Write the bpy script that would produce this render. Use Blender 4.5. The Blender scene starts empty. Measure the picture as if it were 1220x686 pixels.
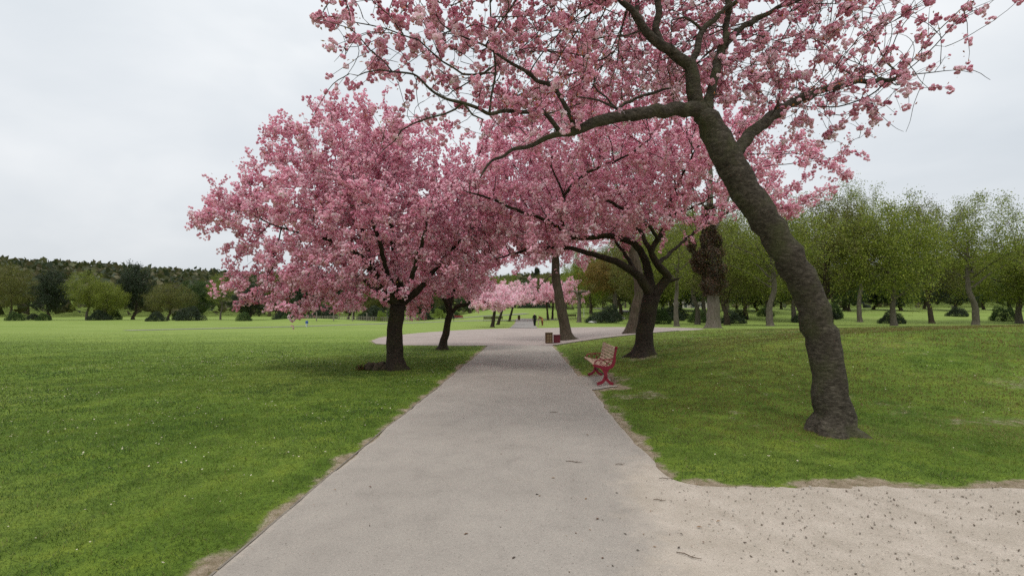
import bpy, math, random
import numpy as np
from mathutils import Vector, Matrix, Euler, noise as mnoise

R = math.radians
random.seed(7)
rng = np.random.default_rng(7)
scene = bpy.context.scene
COL = scene.collection

# ------------------------------------------------------------------ camera
EYE = 1.55
FPX = 560.0
PITCH, YAW = 3.27, 1.69
cam_d = bpy.data.cameras.new("camera")
cam = bpy.data.objects.new("camera", cam_d)
COL.objects.link(cam)
cam_d.sensor_width = 36.0
cam_d.lens = FPX / 1220.0 * 36.0
cam_d.clip_start = 0.05
cam_d.clip_end = 5000
cam.location = (0, 0, EYE)
cam.rotation_euler = (R(90 + PITCH), 0, R(YAW))
scene.camera = cam
CR = cam.rotation_euler.to_matrix()


def ray(px, py):
    return CR @ Vector(((px - 610) / FPX, -(py - 343) / FPX, -1.0))


def P(px, py, Y):
    """world point at depth Y (metres along the path) measured in the photograph"""
    d = ray(px, py)
    t = Y / d.y
    return Vector((d.x * t, Y, EYE + d.z * t))


# ------------------------------------------------------------------ noise + terrain
def _h(ix, iy, seed):
    n = (ix.astype(np.int64) * 374761393 + iy.astype(np.int64) * 668265263 + seed * 974634777) & 0x7fffffff
    n = ((n ^ (n >> 13)) * 1274126177) & 0x7fffffff
    n = (n ^ (n >> 16)) & 0xffff
    return n / 65535.0


def vnoise(x, y, seed=0):
    x = np.asarray(x, float); y = np.asarray(y, float)
    ix = np.floor(x); iy = np.floor(y)
    fx = x - ix; fy = y - iy
    fx = fx * fx * (3 - 2 * fx); fy = fy * fy * (3 - 2 * fy)
    a = _h(ix, iy, seed); b = _h(ix + 1, iy, seed); c = _h(ix, iy + 1, seed); d = _h(ix + 1, iy + 1, seed)
    return (a * (1 - fx) + b * fx) * (1 - fy) + (c * (1 - fx) + d * fx) * fy


def fbm(x, y, seed=0, o=4):
    s = 0; a = .5; t = 0
    x = np.asarray(x, float); y = np.asarray(y, float)
    for k in range(o):
        s = s + a * vnoise(x * 2 ** k + 17.3 * k, y * 2 ** k - 9.1 * k, seed + k); t += a; a *= .5
    return s / t


def sstep(a, b, x):
    t = np.clip((np.asarray(x, float) - a) / (b - a), 0, 1)
    return t * t * (3 - 2 * t)


_sy = [0, 5, 8, 11, 14, 18, 24, 33, 50, 80, 9999]
_ss = [0, 0, .03, .11, .155, .14, .11, .07, .035, 0, 0]


def gz(X, Y):
    X = np.asarray(X, float); Y = np.asarray(Y, float)
    s = np.interp(Y, _sy, _ss)
    u = np.maximum(0, X - 1.55)
    z = s * 8.5 * np.tanh(u / 8.5)
    A = .35 + 3.25 * sstep(-28, -6, X)
    z = z + A * sstep(75, 150, Y)
    z = z + .85 * np.exp(-((X + 41) / 11) ** 2 - ((Y - 88) / 9) ** 2)
    r = np.hypot(X, Y)
    z = z + 34 * sstep(230, 620, r)
    return z


def gzf(x, y):
    return float(gz(x, y))


def G(px, py):
    """where the photograph's pixel meets the ground"""
    d = ray(px, py)
    t = 1.0
    while t < 400:
        x, y, z = d.x * t, d.y * t, EYE + d.z * t
        if z <= gzf(x, y):
            return Vector((x, y, gzf(x, y)))
        t *= 1.004
    return Vector((d.x * 150, d.y * 150, gzf(d.x * 150, d.y * 150)))


def edgeL(Y):
    Y = np.asarray(Y, float)
    return -1.88 + .05 * (vnoise(Y * .9, 3.1, 5) - .5) + .05 * (vnoise(Y * 5, 1.3, 6) - .5)


def edgeR(Y):
    Y = np.asarray(Y, float)
    e = 1.33 + .06 * (vnoise(Y * .8, 7.1, 8) - .5) + .06 * (vnoise(Y * 4.5, 2.3, 9) - .5)
    return e + .30 * np.exp(-np.maximum(0, Y - 4.38) / .10) * (Y < 9)


SIDE_Y = 4.42
PLAZA = np.array([(-1.9, 23.7), (-3.6, 23.5), (-6.3, 23.8), (-8.0, 25.0), (-9.1, 27.6), (-9.8, 31), (-9.9, 35),
                  (-9.2, 40), (-7.6, 45.5), (-5.2, 50.5), (-2.0, 54.3), (1.4, 55.0), (6, 54.3), (10, 52), (13, 48),
                  (14.3, 43), (14.0, 38), (12.6, 34), (11.0, 31.6), (9.6, 30.2), (7.9, 28.4), (6.0, 27.0), (3.6, 25.6), (1.36, 24.0)])


def seg_sd(X, Y, poly):
    X = np.asarray(X, float); Y = np.asarray(Y, float)
    best = np.full(X.shape, 1e9); inside = np.zeros(X.shape, bool)
    n = len(poly)
    for i in range(n):
        ax, ay = poly[i]; bx, by = poly[(i + 1) % n]
        dx, dy = bx - ax, by - ay
        t = np.clip(((X - ax) * dx + (Y - ay) * dy) / (dx * dx + dy * dy), 0, 1)
        best = np.minimum(best, np.hypot(X - ax - t * dx, Y - ay - t * dy))
        c = ((ay > Y) != (by > Y)) & (X < (bx - ax) * (Y - ay) / (by - ay + 1e-12) + ax)
        inside ^= c
    return np.where(inside, -best, best)


def box_sd(X, Y, x0, x1, y0, y1):
    dx = np.maximum(x0 - X, X - x1); dy = np.maximum(y0 - Y, Y - y1)
    return np.where((dx > 0) & (dy > 0), np.hypot(dx, dy), np.maximum(dx, dy))


def side_edge(X):
    return SIDE_Y + .10 * (vnoise(np.asarray(X) * 2.2, 4.4, 12) - .5) + .08 * (vnoise(np.asarray(X) * 9, 4.4, 13) - .5) + .05 * (vnoise(np.asarray(X) * 31, 4.4, 14) - .5)


def paved(X, Y):
    X = np.asarray(X, float); Y = np.asarray(Y, float)
    d = np.maximum(edgeL(Y) - X, X - edgeR(Y))
    d = np.where(Y > 97, 9, d)
    d = np.minimum(d, seg_sd(X, Y, PLAZA))
    d2 = np.where(X > 1.0, Y - side_edge(X), 9)
    d = np.minimum(d, d2)
    d = np.minimum(d, box_sd(X, Y, 1.2, 2.0 + .12 * (fbm(X * 2, Y * 2, 77) - .5), 9.85, 12.1) + .10 * (fbm(X * 4, Y * 4, 78) - .5))
    return d


def soilness(X, Y):
    """bare or worn ground, 0..1"""
    d = paved(X, Y)
    n = fbm(X * 3.1, Y * 3.1, 31)
    n2 = fbm(X * .9, Y * .9, 33)
    w = sstep(.26, .0, d - .42 * (n - .5) * (1 + .4 * (X > 0))) * .85
    w = np.where(d < 0, 1, w)
    right = sstep(1.2, 1.8, X) * sstep(40, 20, Y)
    w = np.maximum(w, right * sstep(.62, .86, n2 + .34 * (n - .35)) * .48)
    w = np.maximum(w, sstep(.9, .1, np.hypot((X - 3.45) / 1.1, (Y - 13.9)) - .5 * (n - .5)) * .6)
    w = np.maximum(w, sstep(.75, .1, np.hypot((X - 2.2) / .8, (Y - 10.8) / 1.2) - .8 * (n - .5)) * .62)
    w = np.maximum(w, sstep(.55, .1, np.hypot(X + 3.7, Y - 13.3) - .4 * (n - .5)) * .6)
    return w


# ------------------------------------------------------------------ materials
def newmat(name):
    m = bpy.data.materials.new(name)
    m.use_nodes = True
    nt = m.node_tree
    nt.nodes.clear()
    out = nt.nodes.new("ShaderNodeOutputMaterial")
    return m, nt, out


def nd(nt, t, **kw):
    n = nt.nodes.new(t)
    for k, v in kw.items():
        if k.startswith("i_"):
            n.inputs[k[2:].replace("_", " ")].default_value = v
        else:
            setattr(n, k, v)
    return n


def ramp(nt, stops, fac=None, interp='LINEAR'):
    r = nt.nodes.new("ShaderNodeValToRGB")
    r.color_ramp.interpolation = interp
    e = r.color_ramp.elements
    while len(e) > 1:
        e.remove(e[-1])
    e[0].position = stops[0][0]; e[0].color = (*stops[0][1], 1)
    for p, c in stops[1:]:
        k = e.new(p); k.color = (*c, 1)
    if fac is not None:
        nt.links.new(fac, r.inputs[0])
    return r


def mixc(nt, a, b, fac, mode='MIX'):
    m = nt.nodes.new("ShaderNodeMix"); m.data_type = 'RGBA'; m.blend_type = mode
    for s, v in ((m.inputs[6], a), (m.inputs[7], b), (m.inputs[0], fac)):
        if isinstance(v, bpy.types.NodeSocket):
            nt.links.new(v, s)
        elif isinstance(v, (int, float)):
            s.default_value = v
        else:
            s.default_value = (*v, 1)
    return m.outputs[2]


def noise_n(nt, vec, scale, detail=4, rough=.6, dist=0):
    n = nd(nt, "ShaderNodeTexNoise")
    n.inputs['Scale'].default_value = scale; n.inputs['Detail'].default_value = detail
    n.inputs['Roughness'].default_value = rough; n.inputs['Distortion'].default_value = dist
    nt.links.new(vec, n.inputs['Vector'])
    return n


def principled(nt, out, rough=.8, spec=.3):
    b = nd(nt, "ShaderNodeBsdfPrincipled")
    b.inputs['Roughness'].default_value = rough
    b.inputs['Specular IOR Level'].default_value = spec
    nt.links.new(b.outputs[0], out.inputs[0])
    return b


def plain(name, col, rough=.6, spec=.3, var=.25, scale=12, metal=0, bump=.1):
    m, nt, out = newmat(name)
    b = principled(nt, out, rough, spec)
    b.inputs['Metallic'].default_value = metal
    tc = nd(nt, "ShaderNodeTexCoord")
    n = noise_n(nt, tc.outputs['Object'], scale, 5)
    c2 = tuple(c * (1 - var) for c in col)
    r = ramp(nt, [(.3, c2), (.7, col)], n.outputs[0])
    nt.links.new(r.outputs[0], b.inputs['Base Color'])
    bp = nd(nt, "ShaderNodeBump"); bp.inputs['Strength'].default_value = bump; bp.inputs['Distance'].default_value = .01
    nt.links.new(n.outputs[0], bp.inputs['Height']); nt.links.new(bp.outputs[0], b.inputs['Normal'])
    return m


def leafmat(name, trans=.35, rough=.75, spec=.15):
    """colour comes from the mesh attribute 'tint' (petal to petal variation)"""
    m, nt, out = newmat(name)
    at = nd(nt, "ShaderNodeAttribute"); at.attribute_name = "tint"
    b = nd(nt, "ShaderNodeBsdfPrincipled")
    b.inputs['Roughness'].default_value = rough; b.inputs['Specular IOR Level'].default_value = spec
    t = nd(nt, "ShaderNodeBsdfTranslucent")
    nt.links.new(at.outputs[0], b.inputs['Base Color'])
    nt.links.new(at.outputs[0], t.inputs[0])
    mx = nd(nt, "ShaderNodeMixShader"); mx.inputs[0].default_value = trans
    nt.links.new(b.outputs[0], mx.inputs[1]); nt.links.new(t.outputs[0], mx.inputs[2])
    nt.links.new(mx.outputs[0], out.inputs[0])
    return m


def barkmat(name, dark, mid, light, moss, stretch=(1, 1, 6), scale=7, bump=.5, moss_amt=.5):
    m, nt, out = newmat(name)
    b = principled(nt, out, .9, .15)
    tc = nd(nt, "ShaderNodeTexCoord")
    mp = nd(nt, "ShaderNodeMapping"); mp.inputs['Scale'].default_value = stretch
    nt.links.new(tc.outputs['Object'], mp.inputs[0])
    n = noise_n(nt, mp.outputs[0], scale, 8, .65, .4)
    n2 = noise_n(nt, tc.outputs['Object'], 2.3, 5, .6)
    n3 = noise_n(nt, tc.outputs['Object'], 45, 3, .6)
    r = ramp(nt, [(.32, dark), (.52, mid), (.72, light)], n.outputs[0])
    mossf = ramp(nt, [(.48, (0, 0, 0)), (.68, (moss_amt,) * 3)], n2.outputs[0])
    c = mixc(nt, r.outputs[0], moss, mossf.outputs[0])
    dk = ramp(nt, [(.3, (.6, .6, .6)), (.6, (1, 1, 1))], n3.outputs[0])
    c = mixc(nt, c, dk.outputs[0], 1.0, 'MULTIPLY')
    nt.links.new(c, b.inputs['Base Color'])
    bp = nd(nt, "ShaderNodeBump"); bp.inputs['Strength'].default_value = bump; bp.inputs['Distance'].default_value = .03
    ad = nd(nt, "ShaderNodeMath", operation='ADD')
    nt.links.new(n.outputs[0], ad.inputs[0])
    ml = nd(nt, "ShaderNodeMath", operation='MULTIPLY'); ml.inputs[1].default_value = .4
    nt.links.new(n3.outputs[0], ml.inputs[0]); nt.links.new(ml.outputs[0], ad.inputs[1])
    nt.links.new(ad.outputs[0], bp.inputs['Height']); nt.links.new(bp.outputs[0], b.inputs['Normal'])
    return m


M = {}
M['cherry_bark'] = barkmat('cherry_bark', (.016, .012, .009), (.040, .030, .022), (.095, .075, .056), (.070, .068, .026), (2.2, 2.2, 6.5), 7, .35, .5)
M['near_bark'] = barkmat('near_bark', (.026, .021, .015), (.066, .056, .042), (.14, .12, .093), (.075, .08, .034), (1.6, 1.6, 4), 8, .55, .7)
M['old_bark'] = barkmat('old_bark', (.03, .023, .016), (.085, .065, .045), (.15, .12, .09), (.06, .065, .025), (5, 5, .8), 4, .7, .4)
M['grey_bark'] = barkmat('grey_bark', (.07, .058, .045), (.14, .12, .095), (.22, .19, .155), (.10, .10, .05), (4, 4, .8), 4, .6, .3)
M['blossom'] = leafmat('blossom', .30, .8, .1)
M['leaf'] = leafmat('leaf', .3, .55, .3)
M['dark_leaf'] = leafmat('dark_leaf', .15, .5, .35)


def grass_mat():
    m, nt, out = newmat('lawn')
    b = principled(nt, out, .95, .08)
    ge = nd(nt, "ShaderNodeNewGeometry")
    at = nd(nt, "ShaderNodeAttribute"); at.attribute_name = "wear"
    pos = ge.outputs['Position']
    n1 = noise_n(nt, pos, .22, 5, .6)
    n2 = noise_n(nt, pos, 2.2, 6, .65)
    n3 = noise_n(nt, pos, 28, 6, .75)
    n4 = noise_n(nt, pos, 9, 5, .7)
    # mowing bands on the far field
    mp = nd(nt, "ShaderNodeMapping"); mp.inputs['Scale'].default_value = (.015, .16, 1); mp.inputs['Rotation'].default_value = (0, 0, R(-12))
    nt.links.new(pos, mp.inputs[0])
    n5 = noise_n(nt, mp.outputs[0], 1.6, 3, .6)
    g = ramp(nt, [(.30, (.066, .118, .015)), (.5, (.115, .18, .026)), (.72, (.18, .235, .045))], n1.outputs[0])
    g2 = ramp(nt, [(.32, (.45, .52, .45)), (.5, (1, 1, 1)), (.68, (1.45, 1.25, 1.1))], n2.outputs[0])
    c = mixc(nt, g.outputs[0], g2.outputs[0], .8, 'MULTIPLY')
    g3 = ramp(nt, [(.32, (.42, .45, .4)), (.52, (1, 1, 1)), (.7, (1.3, 1.25, 1.1))], n3.outputs[0])
    c = mixc(nt, c, g3.outputs[0], .7, 'MULTIPLY')
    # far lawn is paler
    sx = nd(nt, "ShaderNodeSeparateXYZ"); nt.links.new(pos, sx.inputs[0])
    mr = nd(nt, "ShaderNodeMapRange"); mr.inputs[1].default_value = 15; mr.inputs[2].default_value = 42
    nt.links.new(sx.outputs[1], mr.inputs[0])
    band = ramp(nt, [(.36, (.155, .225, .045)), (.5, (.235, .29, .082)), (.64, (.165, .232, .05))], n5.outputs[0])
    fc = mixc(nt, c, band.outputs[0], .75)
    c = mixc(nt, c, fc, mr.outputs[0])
    # soil
    so = ramp(nt, [(.3, (.15, .115, .07)), (.55, (.29, .235, .165)), (.75, (.42, .36, .28))], n4.outputs[0])
    add = nd(nt, "ShaderNodeMath", operation='ADD')
    sub = nd(nt, "ShaderNodeMath", operation='SUBTRACT'); sub.inputs[1].default_value = .5
    mu = nd(nt, "ShaderNodeMath", operation='MULTIPLY'); mu.inputs[1].default_value = 1.1
    nt.links.new(n4.outputs[0], sub.inputs[0]); nt.links.new(sub.outputs[0], mu.inputs[0])
    nt.links.new(mu.outputs[0], add.inputs[0]); nt.links.new(at.outputs['Fac'], add.inputs[1])
    wr = ramp(nt, [(.32, (0, 0, 0)), (.75, (1, 1, 1))], add.outputs[0])
    c = mixc(nt, c, so.outputs[0], wr.outputs[0])
    nt.links.new(c, b.inputs['Base Color'])
    bp = nd(nt, "ShaderNodeBump"); bp.inputs['Strength'].default_value = .8; bp.inputs['Distance'].default_value = .03
    nt.links.new(n3.outputs[0], bp.inputs['Height']); nt.links.new(bp.outputs[0], b.inputs['Normal'])
    return m


def paving_mat(name, cols, dust, speck=1.0, use_attr=False):
    m, nt, out = newmat(name)
    b = principled(nt, out, .93, .12)
    ge = nd(nt, "ShaderNodeNewGeometry"); pos = ge.outputs['Position']
    n1 = noise_n(nt, pos, .5, 5, .6)
    n2 = noise_n(nt, pos, 3.5, 6, .6, .3)
    n3 = noise_n(nt, pos, 70, 6, .85)
    vo = nd(nt, "ShaderNodeTexVoronoi"); vo.inputs['Scale'].default_value = 26; nt.links.new(pos, vo.inputs['Vector'])
    v2 = nd(nt, "ShaderNodeTexVoronoi"); v2.inputs['Scale'].default_value = 7.0; nt.links.new(pos, v2.inputs['Vector'])
    base = ramp(nt, [(.3, cols[0]), (.7, cols[1])], n1.outputs[0])
    bl = ramp(nt, [(.24, (.72, .72, .72)), (.36, (.92, .92, .92)), (.5, (1, 1, 1)), (.7, (1.06, 1.06, 1.05))], n2.outputs[0])
    c = mixc(nt, base.outputs[0], bl.outputs[0], .8, 'MULTIPLY')
    at = nd(nt, "ShaderNodeAttribute"); at.attribute_name = "wear"
    n4 = noise_n(nt, pos, 6, 6, .7)
    ad = nd(nt, "ShaderNodeMath", operation='ADD')
    sub = nd(nt, "ShaderNodeMath", operation='SUBTRACT'); sub.inputs[1].default_value = .5
    nt.links.new(n4.outputs[0], sub.inputs[0]); nt.links.new(sub.outputs[0], ad.inputs[0]); nt.links.new(at.outputs['Fac'], ad.inputs[1])
    dr = ramp(nt, [(.3, (0, 0, 0)), (.85, (1, 1, 1))], ad.outputs[0])
    dc = ramp(nt, [(.3, dust[0]), (.7, dust[1])], n2.outputs[0])
    if use_attr:
        c = mixc(nt, c, dc.outputs[0], dr.outputs[0])
    g = ramp(nt, [(.30, (.35, .34, .33)), (.45, (.92, .92, .92)), (.56, (1.0, 1.0, 1.0)), (.68, (1.55, 1.52, 1.48))], n3.outputs[0])
    c = mixc(nt, c, g.outputs[0], .65 * speck, 'MULTIPLY')
    # scattered dark grit
    gr = ramp(nt, [(.06, (.30, .26, .23)), (.13, (1, 1, 1))], vo.outputs['Distance'])
    c = mixc(nt, c, gr.outputs[0], .75 * speck, 'MULTIPLY')
    st = ramp(nt, [(.03, (.55, .5, .45)), (.06, (1, 1, 1))], v2.outputs['Distance'])
    c = mixc(nt, c, st.outputs[0], .35 * speck, 'MULTIPLY')
    nt.links.new(c, b.inputs['Base Color'])
    bp = nd(nt, "ShaderNodeBump"); bp.inputs['Strength'].default_value = .35; bp.inputs['Distance'].default_value = .006
    nt.links.new(n3.outputs[0], bp.inputs['Height']); nt.links.new(bp.outputs[0], b.inputs['Normal'])
    return m


M['lawn'] = grass_mat()
M['asphalt'] = paving_mat('worn_asphalt', ((.280, .252, .220), (.338, .306, .268)), ((.345, .30, .245), (.455, .40, .337)), 1.0, True)
M['dusty'] = paving_mat('dusty_gravel', ((.335, .29, .235), (.445, .39, .325)), ((.345, .30, .245), (.455, .40, .337)), 1.3, True)
M['gravel'] = paving_mat('pink_gravel', ((.275, .23, .207), (.345, .29, .262)), ((.3, .25, .2), (.4, .35, .3)), 1.0)
M['far_path'] = paving_mat('far_asphalt', ((.21, .195, .18), (.26, .24, .225)), ((.3, .25, .2), (.4, .35, .3)), .8)


# ------------------------------------------------------------------ mesh + object helpers
def mesh_np(name, V, F, tint=None, wear=None, mats=(), mi=None, smooth=False):
    """V (n,3); F list of (m,k) int arrays; mi list matching F"""
    me = bpy.data.meshes.new(name)
    V = np.ascontiguousarray(V, np.float32)
    me.vertices.add(len(V)); me.vertices.foreach_set("co", V.ravel())
    F = [f for f in F]
    loops = np.concatenate([f.ravel() for f in F]).astype(np.int32)
    tot = np.concatenate([np.full(len(f), f.shape[1], np.int32) for f in F])
    start = np.concatenate([[0], np.cumsum(tot)[:-1]]).astype(np.int32)
    me.loops.add(len(loops)); me.loops.foreach_set("vertex_index", loops)
    me.polygons.add(len(tot)); me.polygons.foreach_set("loop_start", start)
    me.polygons.foreach_set("loop_total", tot)
    if mi is not None:
        me.polygons.foreach_set("material_index", np.concatenate([np.full(len(f), k, np.int32) for f, k in zip(F, mi)]))
    sm = np.zeros(len(tot), bool)
    if smooth is True:
        sm[:] = True
    elif isinstance(smooth, (list, tuple)):
        sm = np.concatenate([np.full(len(f), bool(s)) for f, s in zip(F, smooth)])
    me.polygons.foreach_set("use_smooth", sm)
    for m in mats:
        me.materials.append(m)
    if tint is not None:
        a = me.attributes.new("tint", 'FLOAT_COLOR', 'POINT')
        c = np.ones((len(V), 4), np.float32); c[:, :3] = tint
        a.data.foreach_set("color", c.ravel())
    if wear is not None:
        a = me.attributes.new("wear", 'FLOAT', 'POINT')
        a.data.foreach_set("value", np.ascontiguousarray(wear, np.float32))
    me.update(); me.validate()
    return me


def link(name, me, parent=None, loc=None):
    o = bpy.data.objects.new(name, me)
    COL.objects.link(o)
    if parent is not None:
        o.parent = parent
    if loc is not None:
        o.location = loc
    return o


def tag(o, label=None, cat=None, group=None, kind=None):
    if label: o['label'] = label
    if cat: o['category'] = cat
    if group: o['group'] = group
    if kind: o['kind'] = kind
    return o


def empty(name, loc, rz=0, **kw):
    o = link(name, None)
    o.empty_display_size = .2
    o.location = loc; o.rotation_euler = (0, 0, rz)
    return tag(o, **kw)


def copy_tree(o, parent=None):
    c = o.copy(); COL.objects.link(c)
    if parent is not None:
        c.parent = parent
    for ch in list(o.children):
        copy_tree(ch, c)
    return c


class MB:
    """collects boxes, ribbons and tubes into one mesh"""
    def __init__(s):
        s.v = []; s.f = []

    def add(s, vs, fs):
        b = len(s.v); s.v += [tuple(v) for v in vs]; s.f += [tuple(b + i for i in f) for f in fs]

    def box(s, c, d, rot=None, bev=0):
        cx, cy, cz = c; hx, hy, hz = d[0] / 2, d[1] / 2, d[2] / 2
        if bev <= 0:
            vs = [(x, y, z) for x in (-hx, hx) for y in (-hy, hy) for z in (-hz, hz)]
            fs = [(0, 1, 3, 2), (4, 6, 7, 5), (0, 4, 5, 1), (2, 3, 7, 6), (0, 2, 6, 4), (1, 5, 7, 3)]
        else:
            import bmesh
            bm = bmesh.new(); bmesh.ops.create_cube(bm, size=1)
            for v in bm.verts: v.co = (v.co.x * d[0], v.co.y * d[1], v.co.z * d[2])
            bmesh.ops.bevel(bm, geom=bm.edges[:], offset=bev, segments=2, affect='EDGES', profile=.5)
            bm.verts.index_update()
            vs = [v.co[:] for v in bm.verts]; fs = [[v.index for v in f.verts] for f in bm.faces]; bm.free()
        if rot is not None:
            mt = rot if isinstance(rot, Matrix) else Euler(rot).to_matrix()
            vs = [mt @ Vector(v) for v in vs]
        s.add([(v[0] + cx, v[1] + cy, v[2] + cz) for v in vs], fs)

    def tube(s, pts, rad, n=8, cap=True):
        pts = [Vector(p) for p in pts]
        if not hasattr(rad, '__len__'): rad = [rad] * len(pts)
        V, F = tube_np(np.array([p[:] for p in pts]), np.array(rad), n)
        b = len(s.v); s.v += [tuple(v) for v in V]; s.f += [tuple(int(i) + b for i in f) for f in F]
        if cap:
            s.f.append(tuple(b + i for i in range(n))[::-1])
            s.f.append(tuple(b + (len(pts) - 1) * n + i for i in range(n)))

    def ribbon(s, pts, w, t, y):
        """flat bar following pts in the XZ plane, width w, thickness t in Y"""
        n = len(pts)
        if not hasattr(w, '__len__'): w = [w] * n
        vs = []
        for i, (x, z) in enumerate(pts):
            a = Vector(pts[max(0, i - 1)]); b = Vector(pts[min(n - 1, i + 1)])
            d = (b - a).normalized(); nx, nz = -d.y, d.x
            for sgn in (-1, 1):
                for yy in (-t / 2, t / 2):
                    vs.append((x + nx * sgn * w[i] / 2, y + yy, z + nz * sgn * w[i] / 2))
        fs = []
        for i in range(n - 1):
            a = 4 * i; b = a + 4
            fs += [(a, b, b + 1, a + 1), (a + 2, a + 3, b + 3, b + 2), (a, a + 2, b + 2, b), (a + 1, b + 1, b + 3, a + 3)]
        fs += [(0, 1, 3, 2), (4 * n - 4, 4 * n - 2, 4 * n - 1, 4 * n - 3)]
        s.add(vs, fs)

    def lathe(s, c, prof, n=20):
        vs = []; fs = []
        for r, z in prof:
            for k in range(n):
                a = 2 * math.pi * k / n
                vs.append((c[0] + r * math.cos(a), c[1] + r * math.sin(a), c[2] + z))
        for i in range(len(prof) - 1):
            for k in range(n):
                k2 = (k + 1) % n
                fs.append((i * n + k, i * n + k2, (i + 1) * n + k2, (i + 1) * n + k))
        fs.append(tuple(range(n))[::-1]); fs.append(tuple((len(prof) - 1) * n + k for k in range(n)))
        s.add(vs, fs)

    def build(s, name, mat, parent=None, smooth=False, loc=None):
        me = bpy.data.meshes.new(name)
        me.from_pydata([tuple(v) for v in s.v], [], s.f)
        me.materials.append(mat)
        if smooth:
            me.polygons.foreach_set("use_smooth", [True] * len(me.polygons))
        me.update()
        return link(name, me, parent, loc)


def tube_np(pts, rad, n, nz=None, phase=0.):
    m = len(pts)
    T = np.empty_like(pts)
    T[1:-1] = pts[2:] - pts[:-2]; T[0] = pts[1] - pts[0]; T[-1] = pts[-1] - pts[-2]
    T /= np.linalg.norm(T, axis=1, keepdims=True) + 1e-9
    a = np.array([1., 0, 0]) if abs(T[0][0]) < .8 else np.array([0., 1, 0])
    U = np.empty_like(pts)
    u = np.cross(T[0], a); u /= np.linalg.norm(u)
    for i in range(m):
        u = u - T[i] * u.dot(T[i]); u /= (np.linalg.norm(u) + 1e-9)
        U[i] = u
    W = np.cross(T, U)
    ang = np.arange(n) * 2 * np.pi / n + phase
    c, s_ = np.cos(ang), np.sin(ang)
    ring = U[:, None, :] * c[None, :, None] + W[:, None, :] * s_[None, :, None]
    rr = rad[:, None] * np.ones(n)[None, :]
    if nz is not None:
        rr = rr * nz(pts, ring, rad)
    V = pts[:, None, :] + ring * rr[:, :, None]
    i = np.arange(m - 1)[:, None]; k = np.arange(n)[None, :]; k2 = (k + 1) % n
    F = np.stack([i * n + k, i * n + k2, (i + 1) * n + k2, (i + 1) * n + k], -1).reshape(-1, 4)
    return V.reshape(-1, 3), F


def catmull(pts, rad, step):
    P_ = [Vector(p) for p in pts]
    out = []; ro = []
    n = len(P_)
    for i in range(n - 1):
        p0 = P_[max(0, i - 1)]; p1 = P_[i]; p2 = P_[i + 1]; p3 = P_[min(n - 1, i + 2)]
        k = max(1, int((p2 - p1).length / step))
        for j in range(k):
            t = j / k
            q = .5 * ((2 * p1) + (p2 - p0) * t + (2 * p0 - 5 * p1 + 4 * p2 - p3) * t * t + (3 * p1 - p0 - 3 * p2 + p3) * t ** 3)
            out.append(q); ro.append(rad[i] * (1 - t) + rad[i + 1] * t)
    out.append(P_[-1]); ro.append(rad[-1])
    return out, ro


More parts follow.
